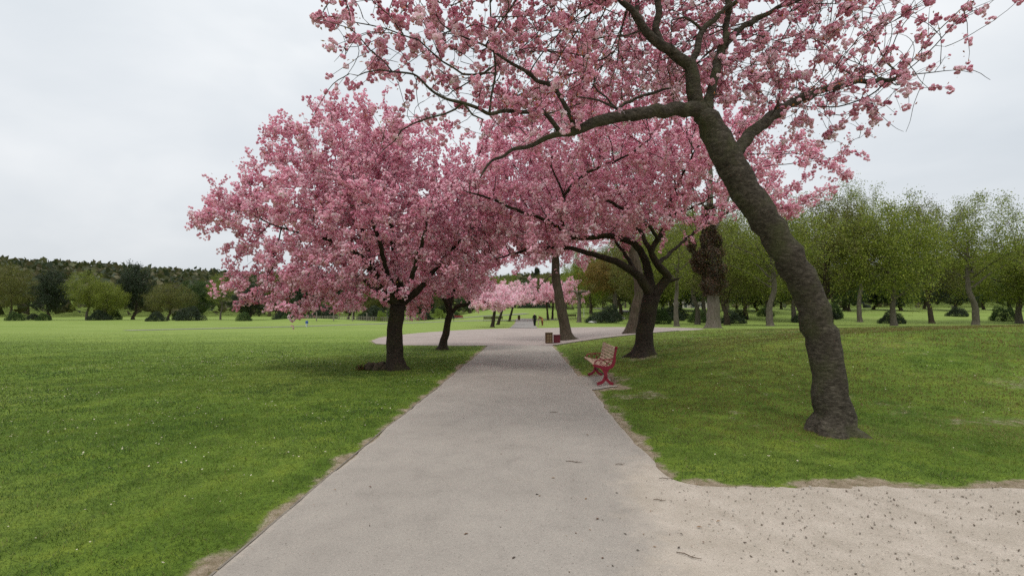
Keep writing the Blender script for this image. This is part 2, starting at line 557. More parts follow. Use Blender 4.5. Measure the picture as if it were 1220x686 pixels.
# ------------------------------------------------------------------ trees
class Tree:
    def __init__(s, step=.14, seed=1):
        s.pos = []; s.par = []; s.rad = []; s.grow = []; s.step = step
        s.rng = np.random.default_rng(seed); s.flare = 0; s.base = None; s.nseed = 0

    def limb(s, pts, rad, grow_from=0.0, jit=.012):
        """pts: world points. The first point hooks onto the nearest existing node."""
        q, r = catmull(pts, rad, s.step)
        if not s.pos:
            par = -1; k0 = 0; s.base = q[0].copy()
        else:
            A = np.array([p[:] for p in s.pos]); d = np.linalg.norm(A - np.array(q[0][:]), axis=1)
            par = int(d.argmin()); k0 = 1
            if d[par] > .02:
                k0 = 0
        for i in range(k0, len(q)):
            p = q[i] + Vector(s.rng.normal(0, jit, 3)) * (1 if i else 0)
            s.pos.append(p); s.par.append(par); s.rad.append(r[i]); s.grow.append(i / max(1, len(q) - 1) >= grow_from)
            par = len(s.pos) - 1
        s.nseed = len(s.pos)

    def colonize(s, attr, infl=1.6, kill=.28, up=.05, mom=.35, jit=.12, maxit=90, maxn=26000):
        cap = 60000
        pos = np.zeros((cap, 3)); n = len(s.pos)
        pos[:n] = np.array([p[:] for p in s.pos])
        par = list(s.par); grow = np.array(s.grow); cnt = np.zeros(cap, int)
        dirs = np.zeros((cap, 3))
        for i in range(n):
            if par[i] >= 0:
                d = pos[i] - pos[par[i]]; dirs[i] = d / (np.linalg.norm(d) + 1e-9)
        gi = np.where(grow)[0]
        A = attr.copy(); nd_ = np.full(len(A), 1e9); ni = np.zeros(len(A), int)
        for ch in range(0, len(A), 400):
            D = np.linalg.norm(A[ch:ch + 400, None] - pos[gi][None], axis=2)
            k = D.argmin(1); nd_[ch:ch + 400] = D[np.arange(len(k)), k]; ni[ch:ch + 400] = gi[k]
        for it in range(maxit):
            cur = infl if it > 6 else infl * 3
            ok = nd_ < cur
            if not ok.any(): break
            v = A[ok] - pos[ni[ok]]; v /= np.linalg.norm(v, axis=1, keepdims=True) + 1e-9
            idx, inv = np.unique(ni[ok], return_inverse=True)
            acc = np.zeros((len(idx), 3)); np.add.at(acc, inv, v)
            sel = cnt[idx] < 4
            if not sel.any(): break
            idx = idx[sel]; acc = acc[sel]
            acc /= np.linalg.norm(acc, axis=1, keepdims=True) + 1e-9
            acc = acc + mom * dirs[idx] + s.rng.normal(0, jit, acc.shape) + np.array([0, 0, up])
            acc /= np.linalg.norm(acc, axis=1, keepdims=True) + 1e-9
            new = pos[idx] + acc * s.step
            cnt[idx] += 1
            m = len(new)
            if n + m > maxn: break
            pos[n:n + m] = new; dirs[n:n + m] = acc; par += idx.tolist()
            for ch in range(0, len(A), 1500):
                D = np.linalg.norm(A[ch:ch + 1500, None] - new[None], axis=2)
                k = D.argmin(1); dd = D[np.arange(len(k)), k]
                b = dd < nd_[ch:ch + 1500]
                nd_[ch:ch + 1500][b] = dd[b]; ni[ch:ch + 1500][b] = n + k[b]
            n += m
            keep = nd_ > kill
            A = A[keep]; nd_ = nd_[keep]; ni = ni[keep]
            if len(A) == 0: break
        s.P = pos[:n].copy(); s.Par = np.array(par)

    def finish(s, tip=.0035, expo=.43, smooth=2):
        n = len(s.P); s.n = n
        tips = np.zeros(n, int); nch = np.zeros(n, int)
        for i in range(n - 1, -1, -1):
            if tips[i] == 0: tips[i] = 1
            p = s.Par[i]
            if p >= 0:
                tips[p] += tips[i]; nch[p] += 1
        s.tips = tips; s.nch = nch
        rad = np.zeros(n)
        for i in range(n):
            if i < s.nseed:
                rad[i] = s.rad[i]
            else:
                p = s.Par[i]
                rad[i] = min(tip * tips[i] ** expo, rad[p] * .82 if s.Par[i] < s.nseed else rad[p])
        s.R = rad
        s.kids = [[] for _ in range(n)]
        for i in range(n):
            if s.Par[i] >= 0: s.kids[s.Par[i]].append(i)
        for _ in range(smooth):
            Q = s.P.copy()
            for i in range(s.nseed, n):
                p = s.Par[i]; k = s.kids[i]
                if k:
                    Q[i] = .5 * s.P[i] + .25 * s.P[p] + .25 * s.P[max(k, key=lambda a: s.R[a])]
            s.P = Q

    def chains(s):
        out = []
        starts = [(0, -1)]
        st = [0]
        while st:
            a = st.pop()
            ch = [s.Par[a]] if s.Par[a] >= 0 else []
            first = len(ch)
            i = a
            while True:
                ch.append(i)
                k = s.kids[i]
                if not k: break
                seeds = [q for q in k if q < s.nseed]
                m = max(seeds or k, key=lambda q: s.R[q])
                for q in k:
                    if q != m: st.append(q)
                i = m
            out.append(ch)
        return out

    def wood(s, thick=.02):
        """returns (V,F) thick wood and (V,F) twigs"""
        big = ([], [], 0); VB, FB, nb = [], [], 0; VT, FT, ntw = [], [], 0
        base = np.array(s.base[:]); fl = s.flare

        def nz(pts, ring, rad):
            V = pts[:, None, :] + ring * rad[:, None, None]
            sh = V.shape[:2]; o = np.ones(sh)
            for i in range(sh[0]):
                r = rad[i]
                if r < .03: continue
                h = pts[i][2] - base[2]
                for k in range(sh[1]):
                    v = Vector(V[i, k])
                    q = mnoise.fractal(Vector((v.x * 4, v.y * 4, v.z * 2.2)), 1, 2, 4) * .11
                    q += mnoise.noise(Vector((v.x * 16, v.y * 16, v.z * 14))) * .03
                    if fl and h < .8 and i < 40:
                        an = math.atan2(ring[i, k][1], ring[i, k][0])
                        q += fl * math.exp(-max(h, 0) / .13) * (.75 + .4 * math.sin(an * 4 + base[0]) + .35 * math.sin(an * 7 + 1.3))
                    o[i, k] = 1 + q
            return o
        for ch in s.chains():
            pts = s.P[ch]; r = s.R[ch].copy()
            if len(ch) > 1 and s.Par[ch[1]] == ch[0] and ch[0] != 0:
                r[0] = min(r[0], r[1] * 1.25)
                if ch[1] >= s.nseed: r[0] = min(r[0], r[1] * 1.3)
            if len(pts) < 2: continue
            r[-1] = min(r[-1], max(.0012, r[-1] * .6))
            rm = r.max()
            if rm > .035:
                # resample finer for shape
                step = max(.03, rm * .45)
                q, rr = catmull([Vector(p) for p in pts], list(r), step)
                V, F = tube_np(np.array([p[:] for p in q]), np.array(rr), 24 if rm > .09 else 14, nz)
                VB.append(V); FB.append(F + nb); nb += len(V)
            elif rm > thick:
                V, F = tube_np(pts, r, 8)
                VB.append(V); FB.append(F + nb); nb += len(V)
            else:
                V, F = tube_np(pts, r, 3 if rm < .007 else 5)
                VT.append(V); FT.append(F + ntw); ntw += len(V)
        return (np.concatenate(VB), np.concatenate(FB)), ((np.concatenate(VT), np.concatenate(FT)) if VT else (np.zeros((0, 3)), np.zeros((0, 4), int)))


def ellipsoid_pts(r, n, c, rad, cut=None, voids=0, vr=.8, shell=.0, power=.5):
    out = []
    c = np.array(c); rad = np.array(rad)
    vo = []
    for _ in range(voids):
        d = r.normal(size=3); d /= np.linalg.norm(d); vo.append((c + d * rad * r.uniform(.55, 1.0), vr * r.uniform(.6, 1.3)))
    tot = 0
    while tot < n:
        p = r.normal(size=(n, 3)); p /= np.linalg.norm(p, axis=1, keepdims=True)
        rr = r.uniform(shell, 1, n) ** power
        # uneven outline
        lob = 1 + .10 * np.sin(p[:, 0] * 5 + c[0]) + .09 * np.sin(p[:, 1] * 6 + 2 * c[0]) + .08 * np.sin(p[:, 2] * 9 + c[1])
        q = c + p * (rr * lob)[:, None] * rad
        k = np.ones(n, bool)
        if cut is not None: k &= cut(q)
        for vc, vrr in vo: k &= np.linalg.norm(q - vc, axis=1) > vrr
        q = q[k]; out.append(q); tot += len(q)
        if len(q) == 0: break
    return np.concatenate(out)[:n]


def rand_rot(r, n):
    q = r.normal(size=(n, 4)); q /= np.linalg.norm(q, axis=1, keepdims=True)
    w, x, y, z = q.T
    return np.stack([1 - 2 * (y * y + z * z), 2 * (x * y - z * w), 2 * (x * z + y * w),
                     2 * (x * y + z * w), 1 - 2 * (x * x + z * z), 2 * (y * z - x * w),
                     2 * (x * z - y * w), 2 * (y * z + x * w), 1 - 2 * (x * x + y * y)], -1).reshape(n, 3, 3)


def petal_ball(r, flowers, petals, spread, fr, pw):
    """a hanging bunch of double blossoms: cupped petals round several flower centres"""
    V = []; T = []
    for f in range(flowers):
        d = r.normal(size=3); d /= np.linalg.norm(d)
        c = d * spread * r.uniform(.55, 1.0) if flowers > 1 else np.zeros(3)
        shade = r.uniform(.0, 1)
        for p in range(petals):
            n = r.normal(size=3) * .8 + d * 1.2; n /= np.linalg.norm(n)
            a = np.cross(n, r.normal(size=3)); a /= np.linalg.norm(a); b = np.cross(n, a)
            o = c + n * fr * r.uniform(.35, .8)
            L = fr * r.uniform(.75, 1.1); W = pw * r.uniform(.8, 1.2)
            q = [o - a * L * .55 - n * fr * .15, o + b * W * .5 + n * fr * .18, o + a * L * .6 + n * fr * r.uniform(-.1, .3), o - b * W * .5 + n * fr * .18]
            V += q
            t = .25 * shade + .75 * r.uniform(0, 1)
            T += [t, t * .6 + .3, min(1, t * .5 + .6), t * .6 + .3]
    return np.array(V), np.array(T)


_r0 = np.random.default_rng(5)
TPL_NEAR = [petal_ball(_r0, k, 18, .012 + .004 * k, .024, .030) for k in (1, 2, 3, 4, 5, 7, 8, 9)]
TPL_MID = [petal_ball(_r0, k, 7, .016 + .007 * k, .031, .042) for k in (2, 3, 4, 5, 6, 7, 8)]
TPL_FAR = [petal_ball(_r0, 4, 4, .075, .055, .07) for _ in range(6)]

PINK_D = np.array([.67, .25, .365]); PINK_M = np.array([.91, .51, .625]); PINK_L = np.array([.97, .82, .865])


def blossoms(r, pts, tpls, scale=1.0, deep=0.0, squash=None):
    n = len(pts)
    V = []; C = []
    which = r.integers(0, len(tpls), n)
    for t, (tv, tt) in enumerate(tpls):
        idx = np.where(which == t)[0]
        if len(idx) == 0: continue
        Rm = rand_rot(r, len(idx)); sc = scale * r.uniform(.65, 1.25, len(idx))
        v = np.einsum('nij,kj->nki', Rm, tv) * sc[:, None, None] + pts[idx][:, None, :]
        base = r.normal(.50 - deep, .25, len(idx))
        g = np.clip(base[:, None] + (tt[None, :] - .5) * .6, 0, 1)[..., None]
        c = np.where(g < .5, PINK_D + (PINK_M - PINK_D) * g * 2, PINK_M + (PINK_L - PINK_M) * (g * 2 - 1))
        V.append(v.reshape(-1, 3)); C.append(c.reshape(-1, 3))
    V = np.concatenate(V); C = np.concatenate(C)
    F = np.arange(len(V)).reshape(-1, 4)
    return V, F, C


def leaves(r, pts, L, W, cols, upbias=.3, fold=.15):
    n = len(pts)
    d = r.normal(size=(n, 3)) + np.array([0, 0, upbias]); d /= np.linalg.norm(d, axis=1, keepdims=True)
    s = np.cross(d, r.normal(size=(n, 3))); s /= np.linalg.norm(s, axis=1, keepdims=True)
    u = np.cross(s, d)
    l = (L * r.uniform(.6, 1.3, n))[:, None]; w = (W * r.uniform(.7, 1.3, n))[:, None]
    a = pts; b = pts + d * l * .45 + s * w * .5 + u * l * fold; c = pts + d * l; e = pts + d * l * .45 - s * w * .5 + u * l * fold
    V = np.stack([a, b, c, e], 1).reshape(-1, 3)
    cols = np.array(cols); k = r.integers(0, len(cols), n); t = r.uniform(.7, 1.25, n)[:, None]
    C = np.repeat(cols[k] * t, 4, axis=0)
    return V, np.arange(4 * n).reshape(-1, 4), C


def assemble(parts):
    """parts: list of (V,F,C,matidx,smooth)"""
    V = []; F = []; C = []; mi = []; sm = []; b = 0
    for v, f, c, k, s in parts:
        if len(v) == 0: continue
        V.append(v); F.append(f + b); C.append(c if c is not None else np.zeros((len(v), 3))); mi.append(k); sm.append(s); b += len(v)
    return np.concatenate(V), F, np.concatenate(C), mi, sm


def whips(t, r, n, length, rmax=.012, up=.5, sag=0., keep=None, wr=.0055):
    """long thin one-year shoots springing from the twigs; returns tubes and the points along them"""
    cand = np.where((t.R < rmax) & (np.arange(t.n) >= t.nseed))[0]
    if keep is not None: cand = cand[keep(t.P[cand])]
    pick = r.choice(cand, min(n, len(cand)), replace=False)
    VT, FT, b, pts = [], [], 0, []
    for i in pick:
        p = t.P[i]; d = t.P[i] - t.P[t.Par[i]]; d = d / (np.linalg.norm(d) + 1e-9)
        d = d + r.normal(0, .42, 3) + np.array([0, 0, up * r.uniform(.2, 1.4)]); d /= np.linalg.norm(d)
        L = length * r.uniform(.35, 1.2); m = max(4, int(L / .07)); bend = r.normal(0, .11, 3) + np.array([0, 0, -sag])
        q = [p]
        for k in range(m):
            d = d + bend + r.normal(0, .09, 3); d /= np.linalg.norm(d); q.append(q[-1] + d * L / m)
        q = np.array(q)
        V, F = tube_np(q, np.linspace(wr, wr * .5, len(q)), 3)
        VT.append(V); FT.append(F + b); b += len(V)
        pts.append(q)
    return np.concatenate(VT), np.concatenate(FT), pts


def cherry(name, label, t, attr, r, tpl, n_cl, bl_scale, leaf_n, colon={}, tip=.0035, whip=(0, .5, .5), bark='cherry_bark', group=None,
           deep=0, spread=.05, thick=.02, keep=None, whipkeep=None, leafsize=.045, bunch=3):
    t.colonize(attr, **colon)
    t.finish(tip)
    root = empty(name, t.base, label=label, cat='tree', group=group)
    off = np.array(t.base[:])
    (BV, BF), (TV, TF) = t.wood(thick)
    trunk = link('trunk', mesh_np('trunk', BV - off, [BF], mats=[M[bark]], smooth=True), root)
    # blossom sites
    thin = np.where((t.R < .022) & (np.arange(t.n) >= t.nseed))[0]
    w = 1.0 / (t.tips[thin] + .6)
    sites = []
    nw = 0
    parts = [(TV, TF, None, 0, True)]
    if whip[0]:
        WV, WF, wp = whips(t, r, whip[0], whip[1], up=whip[2], keep=whipkeep)
        parts.append((WV, WF, None, 0, True))
        sp = whip[3] if len(whip) > 3 else .10
        for q in wp:
            seglen = np.linalg.norm(q[1] - q[0]); k = max(1, int(sp / seglen))
            idx = np.arange(len(q) - 1, 0, -k)
            idx = idx[r.uniform(size=len(idx)) < .75]
            sites.append(q[idx])
    nw = sum(len(x) for x in sites)
    m = max(0, n_cl - nw)
    # blossoms hang in bunches: each picked twig carries a few clusters close together
    mb = m // bunch
    pick = np.repeat(r.choice(thin, mb, p=w / w.sum()), bunch); m = len(pick)
    f = np.repeat(r.uniform(size=(mb, 1)), bunch, 0)
    base_pts = t.P[pick] * f + t.P[t.Par[pick]] * (1 - f) + np.repeat(r.normal(0, spread * .6, (mb, 3)), bunch, 0) + r.normal(0, spread * .75, (m, 3)) - np.array([0, 0, spread * .4])
    S = np.concatenate([base_pts] + sites)
    if keep is not None: S = S[keep(S)]
    S = S + r.normal(0, .012, S.shape)
    bv, bf, bc = blossoms(r, S, tpl, bl_scale, deep)
    lp = S[r.integers(0, len(S), leaf_n)] + r.normal(0, .045 * max(1, bl_scale), (leaf_n, 3)) + np.array([0, 0, .03])
    lv, lf, lc = leaves(r, lp, leafsize, leafsize * .42, [(.42, .12, .035), (.50, .19, .05), (.30, .10, .04), (.36, .22, .06)])
    parts += [(bv, bf, bc, 1, False), (lv, lf, lc, 2, False)]
    V, F, C, mi, sm = assemble(parts)
    link('crown', mesh_np('crown', V - off, F, tint=C, mats=[M[bark], M['blossom'], M['leaf']], mi=mi, smooth=sm), root)
    return root


# ------------------------------------------------------------------ world + light
def build_world():
    w = bpy.data.worlds.new("World"); scene.world = w; w.use_nodes = True
    nt = w.node_tree; nt.nodes.clear()
    out = nd(nt, "ShaderNodeOutputWorld"); bg = nd(nt, "ShaderNodeBackground")
    sky = nd(nt, "ShaderNodeTexSky"); sky.sky_type = 'NISHITA'; sky.sun_disc = False
    sky.sun_elevation = R(63); sky.sun_rotation = R(200); sky.air_density = 1.5; sky.dust_density = 4
    bg.inputs[1].default_value = .1
    tc = nd(nt, "ShaderNodeTexCoord")
    sp = nd(nt, "ShaderNodeSeparateXYZ"); nt.links.new(tc.outputs['Generated'], sp.inputs[0])
    mp = nd(nt, "ShaderNodeMapping"); mp.inputs['Scale'].default_value = (1, 1, 2.2); nt.links.new(tc.outputs['Generated'], mp.inputs[0])
    n = noise_n(nt, mp.outputs[0], 1.9, 5, .5, .3)
    # overcast cloud deck: brighter overhead, soft grey structure
    gr = ramp(nt, [(.0, (6.9, 7.15, 7.4)), (.25, (7.5, 7.8, 8.1)), (.5, (8.1, 8.4, 8.65)), (1, (15, 15.1, 15.2))], sp.outputs[2])
    cl = ramp(nt, [(.33, (.86, .885, .91)), (.5, (.97, .98, .99)), (.66, (1.10, 1.09, 1.08))], n.outputs[0])
    c = mixc(nt, gr.outputs[0], cl.outputs[0], 1.0, 'MULTIPLY')
    c = mixc(nt, c, sky.outputs[0], .06)
    nt.links.new(c, bg.inputs[0]); nt.links.new(bg.outputs[0], out.inputs[0])
    l = bpy.data.lights.new("sun", 'SUN'); l.energy = 1.35; l.angle = R(14); l.color = (1, .97, .93)
    so = link("sun", l); so.rotation_euler = (R(27), 0, R(-20)); so.location = (0, 0, 40)


build_world()
vs = scene.view_settings
scene.display_settings.display_device = 'sRGB'
vs.view_transform = 'Standard'; vs.look = 'None'; vs.gamma = 1; vs.exposure = .12; vs.use_curve_mapping = False
cy = scene.cycles
cy.use_denoising = False
cy.max_bounces = 7; cy.diffuse_bounces = 4; cy.transmission_bounces = 5; cy.glossy_bounces = 2
cy.sample_clamp_indirect = 6


# ------------------------------------------------------------------ ground
def lines(spec):
    o = [spec[0][0]]
    for a, b, st in spec:
        n = max(1, int(round((b - a) / st)))
        o += list(np.linspace(a, b, n + 1)[1:])
    return np.array(o)


def grid_mesh(name, X, Y, Z, wear, mat):
    ny, nx = X.shape
    V = np.stack([X, Y, Z], -1).reshape(-1, 3)
    i = np.arange(ny - 1)[:, None]; k = np.arange(nx - 1)[None]
    F = np.stack([i * nx + k, i * nx + k + 1, (i + 1) * nx + k + 1, (i + 1) * nx + k], -1).reshape(-1, 4)
    return mesh_np(name, V, [F], wear=wear.reshape(-1), mats=[mat], smooth=True)


def lawn_z(X, Y):
    d = paved(X, Y)
    lift = .018 * sstep(0, .35, d) + .022 * (fbm(X * 1.7, Y * 1.7, 40) - .5) * sstep(.05, .5, d) * sstep(40, 20, Y)
    lift = np.where(d < 0, -.012 - .03 * sstep(12, 24, Y), lift)
    return gz(X, Y) + lift


def build_ground():
    xs = lines([(-1600, -300, 130), (-300, -100, 20), (-100, -30, 5), (-30, -10, .8), (-10, -4.5, .25), (-4.5, -2.2, .1), (-2.2, -1.6, .04), (-1.6, 1.1, .45),
                (1.1, 2.0, .04), (2.0, 4.5, .1), (4.5, 14, .25), (14, 34, .8), (34, 100, 5), (100, 300, 20), (300, 1600, 130)])
    ys = lines([(-400, -40, 60), (-40, -4, 6), (-4, 2.5, .5), (2.5, 4.1, .12), (4.1, 4.8, .04), (4.8, 9, .09), (9, 14, .12), (14, 24, .25), (24, 60, .6), (60, 180, 3),
                (180, 700, 25), (700, 2600, 250)])
    X, Y = np.meshgrid(xs, ys)
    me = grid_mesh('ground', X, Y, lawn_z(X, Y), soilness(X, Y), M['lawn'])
    tag(link('ground', me), kind='structure')

    def strip(name, y0, y1, mat, dz, ysp, dusty=False):
        ys = lines(ysp); u = np.linspace(0, 1, 40)
        L = edgeL(ys); Rr = edgeR(ys)
        X = L[:, None] + (Rr - L)[:, None] * u[None]; Y = np.repeat(ys[:, None], 40, 1)
        wr = np.clip(1.35 * sstep(.15, 1.45, X - .10 * (Y - 2.5) + .8 * (fbm(X * 1.3, Y * 1.3, 51) - .5)) * sstep(6.6, 3.9, Y), 0, 1.4) if dusty else np.zeros_like(X)
        wr = np.maximum(wr, .55 * sstep(.14, .0, np.minimum(X - L[:, None], Rr[:, None] - X)))
        crown = .015 * (1 - ((u[None] - .5) * 2) ** 2)
        tag(link(name, grid_mesh(name, X, Y, gz(X, Y) + dz + crown * (Y < 200), wr, mat)), kind='structure')
    strip('path', -8, 23.9, M['asphalt'], .006, [(-8, 2, .5), (2, 12, .06), (12, 23.75, .2)], True)
    strip('path', 54, 97, M['far_path'], .03, [(54.2, 97, 1.5)])
    # dusty side path joining from the right
    xs = lines([(1.0, 4, .05), (4, 16, .3)]); v = np.linspace(0, 1, 60)
    top = side_edge(xs)
    Y = -6 + (top[None] + 6) * (1 - (1 - v[:, None]) ** 1.8); X = np.repeat(xs[None], 60, 0)
    wr = np.ones_like(X)
    tag(link('dirt_path', grid_mesh('dirt_path', X, Y, gz(X, Y) + .003, wr, M['dusty'])), kind='structure')
    # plaza of pinkish gravel
    cols_x = lines([(-9.88, -9.0, .08), (-9.0, 14.2, .2)])
    lo, hi = [], []
    for xx in cols_x:
        c = []
        n = len(PLAZA)
        for i in range(n):
            ax, ay = PLAZA[i]; bx, by = PLAZA[(i + 1) % n]
            if (ax > xx) != (bx > xx): c.append(ay + (by - ay) * (xx - ax) / (bx - ax))
        c = c or [35, 35.1]
        lo.append(min(c)); hi.append(max(c))
    v = np.linspace(0, 1, 60)[:, None]
    X = np.repeat(cols_x[None], 60, 0); Y = np.array(lo)[None] * (1 - v) + np.array(hi)[None] * v
    tag(link('gravel', grid_mesh('gravel', X, Y, gz(X, Y) + .012, np.zeros_like(X), M['gravel'])), kind='structure')
    # slab under the bench
    xs = lines([(1.25, 1.92, .08)]); ys = lines([(9.9, 12.05, .12)])
    X, Y = np.meshgrid(xs, ys)
    k_ = sstep(1.3, 1.9, X)
    X = X + .28 * k_ * (fbm(X * 2, Y * 2.6, 71) - .6); Y = Y + .25 * k_ * (fbm(X * 3, Y * 3, 73) - .5) + .22 * k_ * np.where(Y < 11, 1, -1) * sstep(.6, 1.1, np.abs(Y - 10.98))
    tag(link('bench_pad', grid_mesh('bench_pad', X, Y, gz(X, Y) + .003, np.maximum(.5 * fbm(X * 2, Y * 2, 72), .75 * sstep(1.5, 1.9, X)), M['asphalt'])), kind='structure')

    # thin pale paths crossing the far field
    def ribbon(name, pts, w, dz=.05):
        q, _ = catmull([Vector(p) for p in pts], [0] * len(pts), 1.5)
        A = np.array([p[:2] for p in q]); T = np.gradient(A, axis=0); T /= np.linalg.norm(T, axis=1, keepdims=True)
        N = np.stack([-T[:, 1], T[:, 0]], 1)
        u = np.linspace(-w / 2, w / 2, 5)
        XY = A[:, None] + N[:, None] * u[None, :, None]
        X, Y = XY[..., 0], XY[..., 1]
        tag(link(name, grid_mesh(name, X, Y, gz(X, Y) + dz, np.zeros_like(X), M['far_path'])), kind='structure')
    a = [G(150, 394), G(352, 389.2), G(430, 386.6), G(520, 383.6), G(600, 381.9), G(628, 381.7), G(650, 381.2), G(672, 380.4)]
    ribbon('path', [(p.x, p.y, 0) for p in a], 1.9)
    b = [G(505, 381.6), G(545, 379.2), G(600, 375.5), G(628, 373.8)]
    ribbon('path', [(p.x, p.y, 0) for p in b], 1.8, .09)
    c = [Vector((24, 118, 0)), Vector((26, 124, 0)), Vector((23, 131, 0)), Vector((20, 140, 0))]
    ribbon('path', c, 2.4, .12)


build_ground()


# ------------------------------------------------------------------ grass blades, daisies
def build_grass():
    r = np.random.default_rng(21)
    Vs, Cs = [], []
    for y0, y1, dens, hw, hh in ((2.4, 4.5, 3600, .0042, .030), (4.5, 7, 2300, .0055, .032), (7, 11, 1150, .009, .034), (11, 17, 520, .014, .036), (17, 26, 190, .022, .038), (26, 40, 60, .03, .036)):
        x0, x1 = -1.25 * y1 - 1, 1.2 * y1 + 1
        n = int(dens * (x1 - x0) * (y1 - y0))
        x = r.uniform(x0, x1, n); y = r.uniform(y0, y1, n)
        d = paved(x, y); s = soilness(x, y)
        edge = (d > -.03) & (r.uniform(size=n) > s * 1.05 - .04)
        x = x[edge]; y = y[edge]; s = s[edge]; n = len(x)
        z = lawn_z(x, y) - .004
        patch = fbm(x * 1.1, y * 1.1, 81); fine = fbm(x * 4.5, y * 4.5, 85)
        h = hh * (0.45 + 1.0 * fine) * r.uniform(.6, 1.35, n) * (1 - .5 * s)
        w = hw * r.uniform(.7, 1.4, n)
        a = r.uniform(0, 2 * np.pi, n); lean = r.normal(0, .75, (n, 2)) * h[:, None]
        dx, dy = np.cos(a) * w / 2, np.sin(a) * w / 2
        V = np.empty((n, 3, 3))
        V[:, 0] = np.stack([x - dx, y - dy, z], 1); V[:, 1] = np.stack([x + dx, y + dy, z], 1)
        V[:, 2] = np.stack([x + lean[:, 0], y + lean[:, 1], z + h], 1)
        right = sstep(1.2, 2.5, x) * sstep(4.6, 7, y)
        g1 = np.array([.048, .092, .012]); g2 = np.array([.155, .215, .030]); g3 = np.array([.25, .20, .07])
        t = np.clip(patch * 2.6 - .85 + r.normal(0, .2, n), 0, 1)[:, None]
        C = g1 + (g2 - g1) * t
        dry = np.clip((fbm(x * .8, y * .8, 91) - .37) * 5.0 * right + (r.uniform(size=n) < .05) * .7 + s * .5, 0, .85)[:, None]
        C = C * (1 - dry) + g3 * dry
        olive = (.85 * right * sstep(.34, .56, fbm(x * .45 + 3, y * .45, 93)))[:, None]
        C = C * (1 - olive) + np.array([.155, .112, .030]) * olive
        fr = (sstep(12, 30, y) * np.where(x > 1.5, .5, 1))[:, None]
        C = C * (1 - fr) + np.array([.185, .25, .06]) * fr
        C = C * r.uniform(.7, 1.25, n)[:, None]
        if y1 > 18:
            kp = r.uniform(size=n) < sstep(42, 16, y) + .05
            V = V[kp]; C = C[kp]
        Vs.append(V.reshape(-1, 3)); Cs.append(np.repeat(C, 3, 0))
    V = np.concatenate(Vs); C = np.concatenate(Cs)
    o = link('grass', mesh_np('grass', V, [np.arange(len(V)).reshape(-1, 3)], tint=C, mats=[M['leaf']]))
    tag(o, 'short green lawn grass growing beside the pale path', 'grass', kind='stuff')

    # daisies: white rays round a yellow eye
    n = 6500
    x = r.uniform(-13, 10, n); y = 2.8 + 17 * r.uniform(size=n) ** .8
    k = (paved(x, y) > .25) & (fbm(x * .8, y * .8, 95) > .50) & (soilness(x, y) < .3) & ((x < 0) | (r.uniform(size=n) < .45))
    x = x[k]; y = y[k]; n = len(x); z = lawn_z(x, y) + r.uniform(.022, .045, n)
    ang = np.arange(8) * np.pi / 4
    rad = r.uniform(.004, .0075, n) * (1 + .03 * y)
    Vd = np.empty((n, 9, 3)); Vd[:, 0] = np.stack([x, y, z + .002], 1)
    tilt = r.normal(0, .35, (n, 2))
    for j in range(8):
        ox = np.cos(ang[j]) * rad; oy = np.sin(ang[j]) * rad
        Vd[:, 1 + j] = np.stack([x + ox, y + oy, z + ox * tilt[:, 0] + oy * tilt[:, 1]], 1)
    F = []
    b = np.arange(n)[:, None] * 9
    for j in range(8): F.append(np.concatenate([b, b + 1 + j, b + 1 + (j + 1) % 8], 1))
    C = np.tile(np.array([.75, .75, .72]), (n * 9, 1)); C[::9] = (.7, .45, .05)
    tag(link('daisies', mesh_np('daisies', Vd.reshape(-1, 3), [np.concatenate(F)], tint=C, mats=[M['leaf']])),
        'tiny white daisies dotted through the lawn', 'flowers', kind='stuff')

    # fallen petals and crumbs of bark: fine litter on path and lawn
    n = 2600
    x = r.uniform(-3.2, 6, n); y = 2.2 + 13 * r.uniform(size=n) ** 1.2
    dpath = paved(x, y)
    kk = (r.uniform(size=n) < np.where(x > .2, .75, .16)) & (dpath < .25)
    kk |= (np.abs(dpath) < .18) & (r.uniform(size=n) < .6)
    x = x[kk]; y = y[kk]; n = len(x)
    z = np.maximum(lawn_z(x, y), gz(x, y) + .022) + .002
    pts = np.stack([x, y, z], 1)
    V, F, C = leaves(r, pts, .014, .009, [(.10, .06, .04), (.20, .13, .08), (.06, .045, .035), (.34, .25, .17), (.45, .27, .26)], 0, .1)
    V[:, 2] = np.repeat(z, 4) + np.abs(V[:, 2] - np.repeat(z, 4)) * .3
    tag(link('litter', mesh_np('litter', V, [F], tint=C, mats=[M['leaf']])), 'fine crumbs of bark, bud scales and petals on the path', 'litter', kind='stuff')

    # loose stones on the dirt where the side path joins
    n = 5200
    x = r.uniform(.5, 7.5, n); y = 2.0 + 2.6 * r.uniform(size=n)
    k = (paved(x, y) < -.01) & (r.uniform(size=n) < sstep(.4, 2.0, x + .6 * (fbm(x * 2, y * 2, 97) - .5)))
    x = x[k]; y = y[k]; n = len(x); z = gz(x, y) + .012
    s = np.minimum(r.exponential(.0026, n) + .0020, .010)[:, None]
    oc = np.array([(1, 0, 0), (-1, 0, 0), (0, 1, 0), (0, -1, 0), (0, 0, .8), (0, 0, -.5)])
    V = np.stack([x, y, z], 1)[:, None] + np.einsum('nij,kj->nki', rand_rot(r, n), oc * np.array([1.3, 1, .8])) * s[:, None]
    tri = np.array([(0, 2, 4), (2, 1, 4), (1, 3, 4), (3, 0, 4), (2, 0, 5), (1, 2, 5), (3, 1, 5), (0, 3, 5)])
    F = (np.arange(n)[:, None, None] * 6 + tri[None]).reshape(-1, 3)
    cc = np.array([(.42, .37, .31), (.30, .25, .20), (.22, .18, .145), (.50, .46, .40)])[r.integers(0, 4, n)]
    tag(link('loose_stones', mesh_np('loose_stones', V.reshape(-1, 3), [F], tint=np.repeat(cc, 6, 0), mats=[M['leaf']])), 'loose small stones strewn over the dusty side path', 'stones', kind='stuff')


build_grass()


